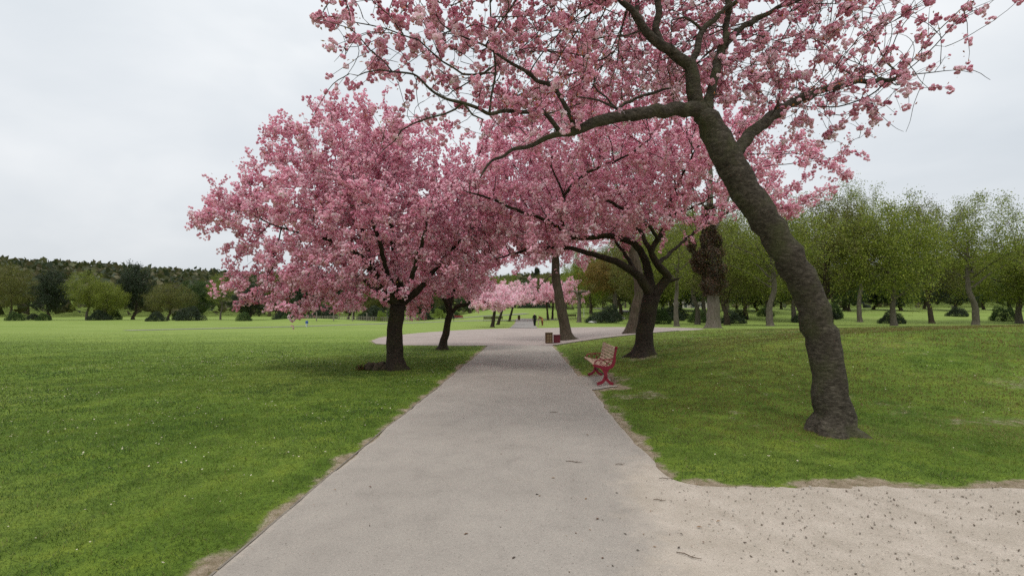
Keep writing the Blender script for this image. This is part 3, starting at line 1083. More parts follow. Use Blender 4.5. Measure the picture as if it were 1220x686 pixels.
# ------------------------------------------------------------------ the cherries
def L(*a):
    """trace of a limb: (px, py, depth) triples"""
    return [P(*q) for q in a]


def near_cherry():
    r = np.random.default_rng(101)
    t = Tree(.11, 3); t.flare = .75
    bx, by = 3.95, 6.25
    base = Vector((bx, by, gzf(bx, by) - .05))
    t.limb([base, Vector((bx - .03, by, .55)), Vector((bx - .14, by - .04, 1.3)), Vector((bx - .42, by - .12, 2.05)), P(902, 248, 6.05), P(868, 190, 6.0), P(849, 156, 6.0), P(836, 133, 5.95)],
           [.24, .20, .185, .18, .178, .175, .165, .12], 2)
    # long limb reaching left over the path
    t.limb(L((836, 133, 5.95), (824, 130, 5.9), (791, 132, 5.75), (744, 137, 5.6), (710, 146, 5.5), (684, 156, 5.45), (660, 162.5, 5.4), (637, 171, 5.35), (610, 181, 5.3), (587, 192, 5.2), (570, 214, 5.1)),
           [.105, .092, .082, .072, .062, .052, .032, .026, .020, .014, .008], .35)
    t.limb(L((684, 156, 5.45), (682, 142, 5.4), (673, 124, 5.35), (653, 100, 5.25), (630, 89, 5.1), (610, 77, 5.0), (590, 62, 4.9), (566, 50, 4.8), (530, 30, 4.7)),
           [.034, .030, .027, .024, .020, .017, .013, .010, .006], .1)
    t.limb(L((667, 157, 5.42), (655, 142, 5.35), (645, 134, 5.3), (610, 132, 5.15), (583, 134, 5.0), (553, 124, 4.9), (530, 119, 4.8), (513, 109, 4.75), (496, 92, 4.7), (466, 84, 4.65), (427, 90, 4.6)),
           [.030, .027, .024, .022, .020, .018, .015, .013, .011, .009, .005], .15)
    t.limb(L((553, 124, 4.9), (530, 134, 4.9), (509, 142, 4.9), (479, 154, 4.95), (470, 166, 5.0), (446, 188, 5.1)), [.013, .011, .010, .008, .006, .004], .3)
    t.limb(L((553, 124, 4.9), (565, 138, 4.9), (574, 143, 4.85), (572, 154, 4.85)), [.012, .010, .008, .006], 2)
    t.limb(L((583, 134, 5.0), (590, 80, 5.1), (587, 45, 5.0), (584, 5, 4.9), (590, -60, 4.8)), [.014, .012, .011, .009, .006], .2)
    t.limb(L((590, 80, 5.1), (566, 89, 4.9), (540, 84, 4.8), (513, 60, 4.7), (480, 40, 4.6), (440, 30, 4.5), (405, 22, 4.45)), [.014, .012, .011, .009, .007, .006, .004], .1)
    t.limb(L((466, 84, 4.65), (440, 60, 4.6), (420, 40, 4.5), (398, 24, 4.45), (380, 22, 4.45)), [.008, .006, .005, .004, .003], .1)
    t.limb(L((480, 40, 4.6), (450, 5, 4.5), (420, -25, 4.4)), [.007, .005, .003], .1)
    # upright limb
    t.limb(L((836, 133, 5.95), (825, 104, 5.9), (823, 77, 5.85), (808, 67, 5.8), (788, 54, 5.7), (767, 34, 5.6), (750, 12, 5.5), (735, -10, 5.4), (700, -50, 5.2), (640, -90, 5.0)),
           [.10, .088, .080, .068, .060, .050, .036, .030, .022, .012], .35)
    t.limb(L((788, 54, 5.7), (782, 37, 5.7), (784, 0, 5.65), (790, -60, 5.6), (770, -140, 5.5)), [.050, .044, .040, .032, .018], .2)
    t.limb(L((767, 34, 5.6), (760, 15, 5.9), (757, -10, 6.1), (740, -60, 6.4)), [.034, .030, .026, .014], .2)
    t.limb(L((823, 77, 5.85), (838, 40, 5.9), (851, 22, 6.0), (880, 0, 6.2), (930, -40, 6.4)), [.050, .040, .034, .028, .014], .2)
    t.limb(L((838, 40, 5.9), (822, 22, 5.8), (800, 26, 5.6)), [.020, .016, .008], .3)
    t.limb(L((844, 127, 6.0), (849, 100, 6.05), (861, 57, 6.15), (867, 27, 6.2), (872, -30, 6.2), (890, -90, 6.3)), [.070, .060, .050, .045, .035, .02], .3)
    t.limb(L((861, 57, 6.15), (890, 30, 6.5), (940, 5, 6.8), (1000, -10, 7.0)), [.04, .035, .028, .014], .1)
    t.limb(L((868, 190, 6.0), (905, 150, 6.4), (950, 120, 6.9), (1010, 100, 7.3), (1070, 95, 7.6)), [.085, .075, .06, .045, .02], .25)
    t.limb(L((744, 137, 5.6), (734, 131, 5.6), (712, 120, 5.5), (687, 114, 5.4)), [.020, .017, .013, .006], .5)
    t.limb(L((734, 131, 5.6), (757, 118, 5.9), (778, 110, 6.0), (801, 104, 6.1)), [.020, .018, .018, .012], 2)
    t.limb(L((734, 131, 5.6), (705, 90, 5.7), (735, 55, 5.9), (740, 40, 5.9)), [.012, .011, .009, .006], .3)
    t.limb(L((767, 34, 5.6), (745, 42, 5.6), (715, 46, 5.5), (700, 50, 5.4)), [.016, .012, .010, .006], .3)

    def cut(q):
        X, Y, Z = q.T
        ex, ez = X / Y * FPX + 626.5, 375 - (Z - EYE) / Y * FPX    # photo position, to shape the outline of the crown
        dist = np.sqrt(X ** 2 + Y ** 2 + (Z - EYE) ** 2)
        low = np.interp(ex, [330, 400, 450, 560, 650, 720, 860, 1000, 1150], [40, 95, 150, 165, 150, 125, 118, 190, 170])
        front = (X > 1.0) & (Y < 5.75) & (Z < 6.6)
        return (dist > 4.2) & ~front & (ez < low) & (ex > 372 + .35 * np.maximum(0, ez - 30)) & (ez > -900)
    a1 = ellipsoid_pts(r, 2300, (1.9, 5.7, 5.7), (4.6, 2.8, 2.3), cut, 10, .55, power=.45)
    a2 = ellipsoid_pts(r, 480, (-.2, 5.1, 4.7), (2.1, 1.0, 1.3), cut, 3, .35, power=.5)
    a3 = ellipsoid_pts(r, 1300, (2.9, 8.3, 6.2), (3.9, 2.3, 2.6), cut, 6, .5, power=.5)
    attr = np.concatenate([a1, a2, a3])
    cherry('cherry_tree', 'large pink cherry tree with limbs overhanging the path from the right foreground', t, attr, r, TPL_NEAR, 6300, 1.15, 8000,
           dict(infl=1.1, kill=.20, up=.03, mom=.5, jit=.16, maxit=70), tip=.0038, whip=(1500, .8, .45, .34), spread=.03, thick=.022, bark='near_bark',
           keep=lambda q: (np.linalg.norm(q - np.array([0, 0, EYE]), axis=1) > 3.4) & ~((q[:, 0] > 1.25) & (q[:, 1] < 5.75) & (q[:, 2] < 5.9) & (np.sin(q[:, 0] * 9 + q[:, 2] * 7) < .55)))


def left_cherry():
    r = np.random.default_rng(102)
    t = Tree(.15, 4); t.flare = .55
    Y = 13.35
    b = G(472, 441); Y = b.y
    t.limb([b - Vector((0, 0, .06))] + L((471, 425, Y), (470, 400, Y), (472, 378, Y), (475, 362, Y)), [.30, .235, .215, .21, .215], 2)
    t.limb(L((475, 364, Y), (463, 350, Y - .2), (448, 330, Y - .4), (428, 305, Y - .7), (405, 290, Y - .9), (370, 280, Y - 1.2), (330, 270, Y - 1.3)), [.14, .115, .09, .07, .05, .035, .02], .3)
    t.limb(L((475, 364, Y), (490, 352, Y + .1), (502, 342, Y + .2), (520, 318, Y + .3), (545, 290, Y + .2), (565, 270, Y)), [.14, .11, .085, .06, .04, .02], .3)
    t.limb(L((475, 360, Y), (476, 338, Y + .3), (470, 305, Y + .6), (466, 270, Y + .8), (455, 220, Y + .9), (450, 180, Y + .9)), [.13, .11, .085, .065, .04, .02], .3)
    t.limb(L((472, 362, Y), (455, 352, Y + .8), (435, 335, Y + 1.6), (400, 310, Y + 2.3), (360, 300, Y + 2.8)), [.10, .085, .06, .04, .02], .3)
    t.limb(L((478, 358, Y), (488, 338, Y - .7), (500, 300, Y - 1.4), (510, 260, Y - 2)), [.09, .07, .05, .02], .3)
    t.limb(L((474, 358, Y), (462, 325, Y - .9), (450, 280, Y - 1.8), (430, 240, Y - 2.4)), [.09, .07, .05, .02], .3)
    t.limb(L((448, 330, Y - .4), (436, 290, Y - .2), (420, 240, Y), (400, 200, Y + .2)), [.06, .05, .035, .015], .3)

    def cut(q):
        X, Y_, Z = q.T
        h = np.hypot((X + 4.2), (Y_ - Y))
        return Z > np.interp(h, [0, 1.2, 2.4, 3.6, 5], [2.6, 2.3, 2.0, 1.55, 1.4])
    attr = ellipsoid_pts(r, 2600, (-4.6, Y + .1, 4.0), (4.3, 3.5, 2.85), cut, 22, .75, power=.42)
    top = ellipsoid_pts(r, 500, (-4.2, Y, 6.0), (2.6, 2.2, 1.25), None, 3, .4)
    top = np.concatenate([top, ellipsoid_pts(r, 130, P(372, 348, Y - 1.2)[:], (1.5, 1.3, .75)), ellipsoid_pts(r, 120, P(330, 345, Y - .5)[:], (1.5, 1.3, .7))])
    cherry('cherry_tree', 'broad pink cherry tree standing on the left lawn, nearest to the left path edge', t, np.concatenate([attr, top]), r, TPL_MID, 15500, 1.22, 5500,
           dict(infl=1.3, kill=.24, up=.04, mom=.4, jit=.14, maxit=70), tip=.0046, whip=(700, .6, .9, .08), spread=.085, thick=.025, deep=.02,
           whipkeep=lambda q: q[:, 2] > 4.0, leafsize=.06)
    return b


def left_second():
    r = np.random.default_rng(103)
    t = Tree(.2, 5); t.flare = .5
    b = G(527, 417); Y = b.y
    t.limb([b - Vector((0, 0, .06))] + L((529, 405, Y), (532.5, 390, Y), (536, 374, Y)), [.25, .16, .15, .15], 2)
    t.limb(L((536, 374, Y), (530, 356, Y), (519, 346, Y), (505, 330, Y - .5), (490, 300, Y - 1)), [.12, .10, .075, .05, .02], .3)
    t.limb(L((536, 374, Y), (546, 365, Y), (558, 361, Y), (558, 350, Y), (566, 330, Y)), [.10, .09, .08, .03, .015], .5)
    t.limb(L((536, 374, Y), (538, 356, Y + .4), (545, 330, Y + .6), (550, 290, Y + .5)), [.09, .07, .05, .02], .3)
    t.limb(L((536, 374, Y), (534, 350, Y + .8), (525, 310, Y + 1.2), (520, 270, Y + 1.4)), [.08, .07, .05, .02], .3)

    def cut(q):
        h = np.hypot(q[:, 0] - b.x, q[:, 1] - Y)
        return q[:, 2] > np.interp(h, [0, 1.5, 3, 4], [3.0, 2.5, 2.0, 1.9])
    attr = ellipsoid_pts(r, 1500, (b.x - .2, Y, 4.3), (3.1, 3.0, 2.5), cut, 5, .6, power=.42)
    attr = np.concatenate([attr, ellipsoid_pts(r, 160, P(496, 355, Y - .4)[:], (.95, 1.0, .95))])
    cherry('cherry_tree', 'smaller pink cherry tree with a leaning trunk between the left lawn and the gravel', t, attr, r, TPL_MID, 9000, 1.2, 2500,
           dict(infl=1.4, kill=.3, up=.03, maxit=60), tip=.004, whip=(180, .5, .7, .1), spread=.11, thick=.03, leafsize=.07)


def right_cherry():
    r = np.random.default_rng(104)
    t = Tree(.15, 6); t.flare = .75
    b = G(767, 424); Y = b.y
    t.limb([b - Vector((0, 0, .08))] + L((767, 410, Y), (768, 394, Y), (772, 374, Y), (777, 352, Y)), [.36, .27, .25, .25, .25], 2)
    t.limb(L((776, 354, Y), (770, 343, Y - .1), (757, 326, Y - .3), (738, 314, Y - .5), (720, 307, Y - .7), (694, 299, Y - .9), (667, 294, Y - 1.1), (635, 297, Y - 1.3), (608, 303, Y - 1.5), (580, 312, Y - 1.6)),
           [.17, .15, .125, .105, .09, .07, .055, .040, .026, .012], .42)
    t.limb(L((776, 352, Y), (774, 334, Y + .1), (768, 308, Y + .1), (754, 290, Y), (727, 282, Y - .2), (696, 283, Y - .7), (678, 281, Y - 1.3), (668, 255, Y - 2.2), (671, 233, Y - 2.9), (655, 195, Y - 3.2)),
           [.16, .14, .12, .10, .085, .07, .055, .042, .03, .015], .4)
    t.limb(L((678, 281, Y - 1.3), (650, 262, Y - 2.2), (615, 250, Y - 2.9), (580, 235, Y - 3.2), (555, 228, Y - 3.3)), [.05, .042, .035, .026, .014], .2)
    t.limb(L((671, 233, Y - 2.9), (700, 205, Y - 3.3), (740, 190, Y - 3.4), (775, 165, Y - 3.2)), [.04, .034, .026, .012], .3)
    t.limb(L((779, 352, Y), (786, 342, Y), (795, 329, Y - .1), (783, 315, Y - .3), (776, 300, Y - .4), (784, 286, Y - .4), (798, 263, Y - .5), (811, 252, Y - .6), (824, 248, Y - .8), (850, 235, Y - 1)),
           [.17, .15, .125, .105, .09, .08, .065, .05, .035, .015], .55)
    t.limb(L((776, 302, Y - .4), (765, 280, Y + .2), (757, 262, Y + .5), (754, 233, Y + .8), (745, 195, Y + 1), (740, 165, Y + 1.2)), [.08, .07, .06, .045, .03, .012], .3)
    t.limb(L((790, 336, Y), (802, 334, Y), (809, 332, Y)), [.07, .05, .035], 2)
    t.limb(L((784, 286, Y - .4), (772, 268, Y - 1.4), (745, 250, Y - 2.6), (715, 235, Y - 3.3), (690, 222, Y - 3.7)), [.055, .048, .04, .03, .014], .4)
    t.limb(L((757, 262, Y + .5), (730, 240, Y + 1.3), (700, 215, Y + 2), (670, 195, Y + 2.6)), [.05, .04, .03, .012], .3)
    t.limb(L((798, 263, Y - .5), (800, 235, Y - 1.3), (815, 205, Y - 2.2), (830, 175, Y - 2.8)), [.055, .045, .032, .014], .4)
    t.limb(L((783, 315, Y - .3), (800, 300, Y + .8), (830, 275, Y + 1.8), (865, 255, Y + 2.6), (900, 240, Y + 3)), [.07, .055, .04, .03, .015], .4)
    t.limb(L((771, 343, Y - .1), (755, 320, Y + 1), (735, 290, Y + 2), (700, 265, Y + 3), (670, 255, Y + 3.6)), [.09, .075, .055, .04, .015], .4)

    def cut(q):
        X, Y_, Z = q.T
        ex, ez = X / Y_ * FPX + 626.5, 375 - (Z - EYE) / Y_ * FPX
        low = np.interp(ex, [500, 560, 640, 680, 760, 800, 840, 900, 1000], [285, 298, 303, 290, 278, 262, 258, 262, 285])
        return ez < low + 14 * np.sin(X * 2.3)
    attr = ellipsoid_pts(r, 3600, (2.7, Y - .1, 5.3), (5.6, 4.2, 3.3), cut, 26, .85, power=.42)
    low = ellipsoid_pts(r, 500, P(630, 275, Y - 1.2)[:], (2.3, 1.5, .8), cut, 3, .4)
    cherry('cherry_tree', 'spreading pink cherry tree with crooked trunk growing behind the red bench', t, np.concatenate([attr, low]), r, TPL_MID, 15000, 1.22, 7000,
           dict(infl=1.4, kill=.25, up=.03, mom=.4, jit=.14, maxit=80), tip=.0055, whip=(500, .55, .4, .09), spread=.085, thick=.025, deep=.05, leafsize=.06)


def mid_cherry():
    r = np.random.default_rng(105)
    t = Tree(.22, 8); t.flare = .5
    b = G(676, 405); Y = b.y
    t.limb([b - Vector((0, 0, .08))] + L((672, 385, Y), (668, 365, Y), (663, 335, Y), (661, 305, Y), (659, 280, Y)), [.42, .31, .30, .25, .22, .20], 2)
    t.limb(L((659, 282, Y), (650, 262, Y), (640, 240, Y), (625, 215, Y)), [.14, .11, .08, .03], .2)
    t.limb(L((659, 282, Y), (668, 262, Y), (680, 240, Y), (695, 220, Y)), [.14, .11, .08, .03], .2)
    t.limb(L((659, 282, Y), (661, 260, Y + 1), (660, 230, Y + 1.5), (660, 200, Y + 1.5)), [.14, .11, .08, .03], .2)
    t.limb(L((662, 322, Y), (650, 334, Y - .4), (640, 341, Y - .8), (627, 344, Y - 1)), [.04, .03, .02, .008], .4)
    t.limb(L((661, 305, Y), (645, 300, Y - .6), (628, 303, Y - 1), (612, 312, Y - 1.2)), [.05, .035, .02, .01], .4)
    attr = ellipsoid_pts(r, 1500, (P(655, 250, Y).x, Y, 7.0), (4.8, 4.2, 2.9), lambda q: q[:, 2] > 4.6, 6, .8, power=.45)
    tw = np.concatenate([ellipsoid_pts(r, 60, P(628, 325, Y - .5)[:], (1.0, .8, .9)), ellipsoid_pts(r, 60, P(690, 310, Y)[:], (1.2, .8, .9))])
    cherry('cherry_tree', 'tall pink cherry tree whose bare grey trunk stands beside the two bins', t, np.concatenate([attr, tw]), r, TPL_MID, 6500, 1.4, 2200,
           dict(infl=1.8, kill=.4, up=.03, maxit=60), tip=.0045, spread=.14, thick=.03, bark='old_bark', deep=.03, leafsize=.08,
           keep=lambda q: q[:, 2] > 4.3 + .5 * np.sin(q[:, 0] * 3))


near_cherry()
LB = left_cherry()
left_second()
right_cherry()
mid_cherry()


def far_cherry(name_label, feet, top_px, crown_c, crown_r, seed, n=3600, deep=-.22, group=None, scale=1.0, lean=.5):
    """small far cherry: feet pixel, crown centre and radii in metres relative to the foot"""
    r = np.random.default_rng(seed)
    b = G(*feet); t = Tree(.3, seed); t.flare = .4
    h = crown_c[2] - crown_r[2] * .55
    top = b + Vector((lean, 0, h))
    t.limb([b - Vector((0, 0, .05)), b + Vector((lean * .5, 0, h * .5)), top], [.26, .19, .17], 2)
    for k in range(5):
        a = k * 1.26 + seed
        t.limb([top, top + Vector((math.cos(a) * crown_r[0] * .3, math.sin(a) * crown_r[1] * .3, .5)),
                top + Vector((math.cos(a) * crown_r[0] * .6, math.sin(a) * crown_r[1] * .6, 1.0 + .3 * (k % 2)))], [.11, .07, .03], .2)
    c = np.array(b[:]) + np.array(crown_c)
    attr = ellipsoid_pts(r, 420, c, crown_r, lambda q: q[:, 2] > b.z + h - .4, 3, .6)
    return cherry('cherry_tree', name_label, t, attr, r, TPL_FAR, n, 1.25 * scale, 300, dict(infl=3, kill=.5, maxit=40), tip=.007, spread=.16, thick=.02, deep=deep, group=group, leafsize=.1)


far_cherry('small bright pink cherry left of the far path, first of three in a row', (586.5, 390), None, (-.2, 0, 3.55), (3.5, 2.9, 2.15), 201, lean=.35)
far_cherry('small bright pink cherry left of the far path, middle one of three in a row', (593, 387), None, (.5, 0, 4.3), (3.6, 2.9, 2.3), 202, lean=.9)
far_cherry('small bright pink cherry nearest the far path, last of three in a row', (606.5, 383), None, (.8, 0, 5.0), (4.2, 3.2, 2.9), 203, lean=.9)
far_cherry('pink cherry with twin dark trunks on the right of the far path', (653, 381.3), None, (-1.6, 0, 5.3), (5.8, 4, 3.5), 204, n=5200, lean=-.3, deep=-.1)
far_cherry('pink cherry behind the twin trunked one right of the far path', (658, 380.5), None, (2.6, 0, 5.3), (5.0, 4, 3.4), 205, n=4200, lean=.2, deep=-.05)
far_cherry('pale pink cherry at the edge of the wood beyond the left field', (421, 381), None, (-.3, 0, 3.6), (3.6, 3, 2.4), 206, n=1900, deep=-.1, lean=.1)


# ------------------------------------------------------------------ other trees
GREENS = dict(
    olive=[(.10, .115, .022), (.15, .165, .03), (.13, .11, .03), (.19, .20, .045)],
    yellow=[(.20, .24, .03), (.27, .30, .045), (.15, .20, .025)],
    willow=[(.21, .27, .03), (.27, .32, .045), (.15, .20, .022)],
    orange=[(.20, .12, .025), (.25, .16, .035), (.16, .14, .03)],
    dark=[(.018, .035, .012), (.03, .055, .018), (.024, .03, .012)],
    mid=[(.05, .09, .018), (.07, .12, .025), (.035, .065, .016)],
    ivy=[(.065, .028, .014), (.11, .048, .022), (.035, .022, .012), (.045, .05, .018)],
    lime=[(.18, .26, .03), (.24, .31, .05), (.13, .2, .02)])


def leafy(name, h, w, crown_lo, pal, n_leaf, L_, seed, bark='old_bark', trunk_r=.28, n_attr=500, droop=0, spread=.25, mat='leaf', tip=.008, wood_extra=None, step=.4, cone=False):
    """a broadleaf tree of height h, crown width w; built at the origin, root returned"""
    r = np.random.default_rng(seed)
    t = Tree(step, seed); t.flare = .5
    z0 = h * crown_lo
    t.limb([Vector((0, 0, -.1)), Vector((r.normal(0, .1), r.normal(0, .1), z0 * .5)), Vector((r.normal(0, .2), r.normal(0, .2), z0)), Vector((r.normal(0, .3), r.normal(0, .3), h * .62))],
           [trunk_r * 1.35, trunk_r, trunk_r * .85, trunk_r * .35], .55)
    for k in range(7):
        a = k * 2.4 + seed; z = z0 + (h * .6 - z0) * k / 8
        rr = w * .5 * r.uniform(.5, .8)
        t.limb([Vector((0, 0, z)), Vector((math.cos(a) * rr * .5, math.sin(a) * rr * .5, z + h * .10)), Vector((math.cos(a) * rr, math.sin(a) * rr, z + h * .17))],
               [trunk_r * .42, trunk_r * .26, trunk_r * .1], .3)
    cz = (h + z0) / 2 + h * .02
    cut = (lambda q: np.hypot(q[:, 0], q[:, 1]) < (h - q[:, 2]) / (h - z0) * w * .5) if cone else None
    attr = ellipsoid_pts(r, n_attr, (0, 0, cz), (w / 2, w / 2, (h - z0) / 2 * 1.02), cut, 7, w * .09, power=.45)
    t.colonize(attr, infl=w * .35, kill=step * 1.3, up=.06 - droop * .2, maxit=50)
    t.finish(tip)
    root = empty(name, (0, 0, 0))
    (BV, BF), (TV, TF) = t.wood(.05)
    link('trunk', mesh_np('trunk', BV, [BF], mats=[M[bark]], smooth=True), root)
    thin = np.where((t.R < tip * 5) & (np.arange(t.n) >= t.nseed))[0]
    parts = [(TV, TF, None, 0, True)]
    # fine twigs fanning from the thin branches
    nt_ = min(len(thin) * 2, 2200); pk = r.choice(thin, nt_)
    d = r.normal(0, .6, (nt_, 3)) + np.array([0, 0, .5 - droop * 2]); a = t.P[pk]; e = a + d * .55; wv = r.normal(0, .008, (nt_, 3))
    tv = np.stack([a - wv, a + wv, e], 1).reshape(-1, 3)
    parts.append((tv, np.arange(len(tv)).reshape(-1, 3), None, 0, False))
    if n_leaf:
        clump = r.choice(thin, max(30, n_leaf // 14))
        pk = r.choice(clump, n_leaf)
        lp = t.P[pk] + r.normal(0, spread, (n_leaf, 3))
        if droop:
            lp[:, 2] -= np.abs(r.exponential(droop, n_leaf))
        lv, lf, lc = leaves(r, lp, L_, L_ * .6, GREENS[pal] if isinstance(pal, str) else pal, .2 - droop)
        parts.append((lv, lf, lc, 1, False))
    V, F, C, mi, sm = assemble(parts)
    link('crown', mesh_np('crown', V, F, tint=C, mats=[M[bark], M[mat]], mi=mi, smooth=sm), root)
    return root


def bush(name, w, h, pal, n, L_, seed, mat='dark_leaf'):
    r = np.random.default_rng(seed)
    root = empty(name, (0, 0, 0))
    m = MB()
    for k in range(9):
        a = k * .7 + seed; rr = w * .3 * r.uniform(.3, 1)
        m.tube([(math.cos(a) * .06, math.sin(a) * .06, -.05), (math.cos(a) * rr * .5, math.sin(a) * rr * .5, h * .3), (math.cos(a) * rr, math.sin(a) * rr, h * .7)], [.04, .025, .01], 5)
    m.build('stem', M['old_bark'], root, True)
    d = r.normal(size=(n, 3)); d /= np.linalg.norm(d, axis=1, keepdims=True); d[:, 2] = np.abs(d[:, 2]) * 1.0
    lob = 1 + .12 * np.sin(d[:, 0] * 6 + seed) + .1 * np.sin(d[:, 1] * 7) + .08 * np.sin(d[:, 2] * 8)
    p = d * (lob * r.uniform(.45, 1, n) ** .35)[:, None] * np.array([w / 2, w / 2, h * .93])
    p[:, 2] += .03
    v, f, c = leaves(r, p, L_, L_ * .55, GREENS[pal] if isinstance(pal, str) else pal, .3)
    link('foliage', mesh_np('foliage', v, [f], tint=c, mats=[M[mat]]), root)
    return root


def conifer(name, h, w, seed, pal='dark'):
    r = np.random.default_rng(seed)
    root = empty(name, (0, 0, 0)); m = MB()
    m.tube([(0, 0, -.1), (.1, 0, h * .5), (0, .1, h)], [h * .022, h * .014, .02], 10)
    pts = []
    for k in range(90):
        z = h * (.18 + .8 * (k / 90) ** .9); a = k * 2.4; L_ = w / 2 * (1 - ((z / h - .18) / .84)) ** .8 * r.uniform(.6, 1.15) + .2
        e = Vector((math.cos(a) * L_, math.sin(a) * L_, z + L_ * .12)); mid = e * .5 + Vector((0, 0, z * .5 + .05)); mid.z = z + .1
        m.tube([(0, 0, z), mid, e], [.05, .03, .01], 4, False)
        for j in range(26):
            f = r.uniform(.25, 1); pts.append((e.x * f, e.y * f, z + (e.z - z) * f))
    m.build('trunk', M['old_bark'], root, True)
    p = np.repeat(np.array(pts), 6, 0); p = p + r.normal(0, .22, p.shape)
    v, f, c = leaves(r, p, .45, .16, GREENS[pal], 0)
    link('crown', mesh_np('crown', v, [f], tint=c, mats=[M['dark_leaf']]), root)
    return root


def put(o, p, label, cat, rz=0, s=(1, 1, 1), group=None):
    o.location = p; o.rotation_euler = (0, 0, rz); o.scale = s
    return tag(o, label, cat, group)


# prototypes --------------------------------------------------------
OL1 = leafy('spring_tree', 15, 12, .22, 'olive', 26000, .19, 301, n_attr=750, droop=.35, spread=.4)
OL2 = leafy('spring_tree', 17, 11, .30, 'yellow', 17000, .18, 302, bark='grey_bark', n_attr=700, spread=.4)
YE1 = leafy('spring_tree', 13, 10.5, .2, 'yellow', 28000, .19, 303, n_attr=600, bark='grey_bark', droop=.5, spread=.4)
WI1 = leafy('willow_tree', 14, 11, .30, 'willow', 24000, .22, 305, droop=1.3, spread=.3, n_attr=500)
DK1 = leafy('evergreen_tree', 10, 7, .12, 'dark', 17000, .22, 306, mat='dark_leaf', spread=.32, n_attr=450)
MD1 = leafy('bushy_tree', 9, 7.5, .15, 'mid', 15000, .2, 307, spread=.3, n_attr=400)
CO1 = conifer('pine_tree', 17, 7, 309)
SH1 = bush('evergreen_shrub', 3.6, 1.9, 'dark', 7000, .14, 310)
SH2 = bush('round_shrub', 2.2, 1.9, 'lime', 6000, .09, 311, 'leaf')
SH3 = bush('leafy_shrub', 3.2, 2.2, 'mid', 6500, .13, 312, 'leaf')
used = set()


def tree_at(proto, p, label, cat='tree', h=1.0, rz=None, group=None, sx=None):
    if proto.name in used:
        o = copy_tree(proto)
        for k in ('group', 'label'):
            if k in o.keys(): del o[k]
    else:
        o = proto; used.add(proto.name)
    rz = random.uniform(0, 6.28) if rz is None else rz
    sx = sx or h
    return put(o, (p[0], p[1], gzf(p[0], p[1]) - .03), label, cat, rz, (sx, sx, h), group)


def at_px(px, Y):
    d = ray(px, 375); return (d.x / d.y * Y, Y)


# trees one can pick out on the right side
def ivy_tree():
    r = np.random.default_rng(401)
    b = G(850, 391); Y = b.y; s = Y / FPX
    t = Tree(.3, 11); t.flare = .35
    t.limb([b - Vector((0, 0, .1))] + L((850, 375, Y), (850, 355, Y), (849, 330, Y), (848, 300, Y), (847, 270, Y), (846, 235, Y), (846, 190, Y), (844, 120, Y)), [.62, .50, .47, .43, .38, .33, .24, .16, .06], .6)
    t.limb(L((847, 285, Y), (856, 262, Y), (866, 240, Y), (880, 200, Y), (890, 150, Y)), [.17, .15, .12, .08, .04], .4)
    t.limb(L((848, 320, Y), (838, 312, Y - .3), (826, 300, Y - .5), (815, 280, Y - .6), (805, 262, Y - .6)), [.12, .10, .08, .05, .02], .4)
    t.limb(L((847, 262, Y), (835, 240, Y + .5), (820, 215, Y + 1), (800, 180, Y + 1)), [.12, .10, .07, .03], .4)
    t.limb(L((846, 235, Y), (860, 205, Y + 1), (880, 160, Y + 2)), [.10, .07, .03], .4)
    attr = ellipsoid_pts(r, 700, (b.x, Y, 9.8), (4.6, 4, 4.6), None, 8, 1.0, power=.45)
    t.colonize(attr, infl=2.6, kill=.5, up=.1, maxit=50); t.finish(.006)
    root = empty('ivy_clad_tree', b, label='tall tree on the right lawn with brown withered ivy wrapped round its grey trunk', cat='tree')
    off = np.array(b[:])
    (BV, BF), (TV, TF) = t.wood(.05)
    link('trunk', mesh_np('trunk', BV - off, [BF], mats=[M['grey_bark']], smooth=True), root)
    thin = np.where((t.R < .03) & (np.arange(t.n) >= t.nseed))[0]
    lp = t.P[r.choice(thin, 2600)] + r.normal(0, .25, (2600, 3))
    lv, lf, lc = leaves(r, lp, .12, .07, GREENS['olive'])
    V, F, C, mi, sm = assemble([(TV, TF, None, 0, True), (lv, lf, lc, 1, False)])
    link('crown', mesh_np('crown', V - off, F, tint=C, mats=[M['grey_bark'], M['leaf']], mi=mi, smooth=sm), root)
    # ivy sleeve
    z0, z1 = P(850, 352, Y).z, P(850, 245, Y).z
    n = 21000; z = r.uniform(0, 1, n) ** .9 * (z1 - z0) + z0
    f = (z - z0) / (z1 - z0)
    rad = .50 + .52 * np.sin(np.clip(f * 1.35 + .05, 0, 1) * np.pi) ** .7 * (1 + .35 * np.sin(z * 5)) ; a = r.uniform(0, 2 * np.pi, n)
    rad = rad * (1 + .25 * np.sin(a * 3 + z * 2)) * r.uniform(.35, 1.05, n) ** .4
    x = b.x - .03 * (z - z0) + np.cos(a) * rad; y = Y + np.sin(a) * rad
    p1 = np.stack([x, y, z + r.normal(0, .08, n)], 1)
    c = np.array(P(833, 312, Y - .35)[:])
    p2 = ellipsoid_pts(r, 7000, c, (.75, .6, .95), None, 4, .25)
    p3 = ellipsoid_pts(r, 1800, np.array(P(824, 292, Y - .5)[:]), (.4, .4, .7), None, 2, .2)
    v, f_, c_ = leaves(r, np.concatenate([p1, p2, p3]), .105, .085, GREENS['ivy'], -.3)
    link('ivy', mesh_np('ivy', v - off, [f_], tint=c_, mats=[M['dark_leaf']]), root)


ivy_tree()


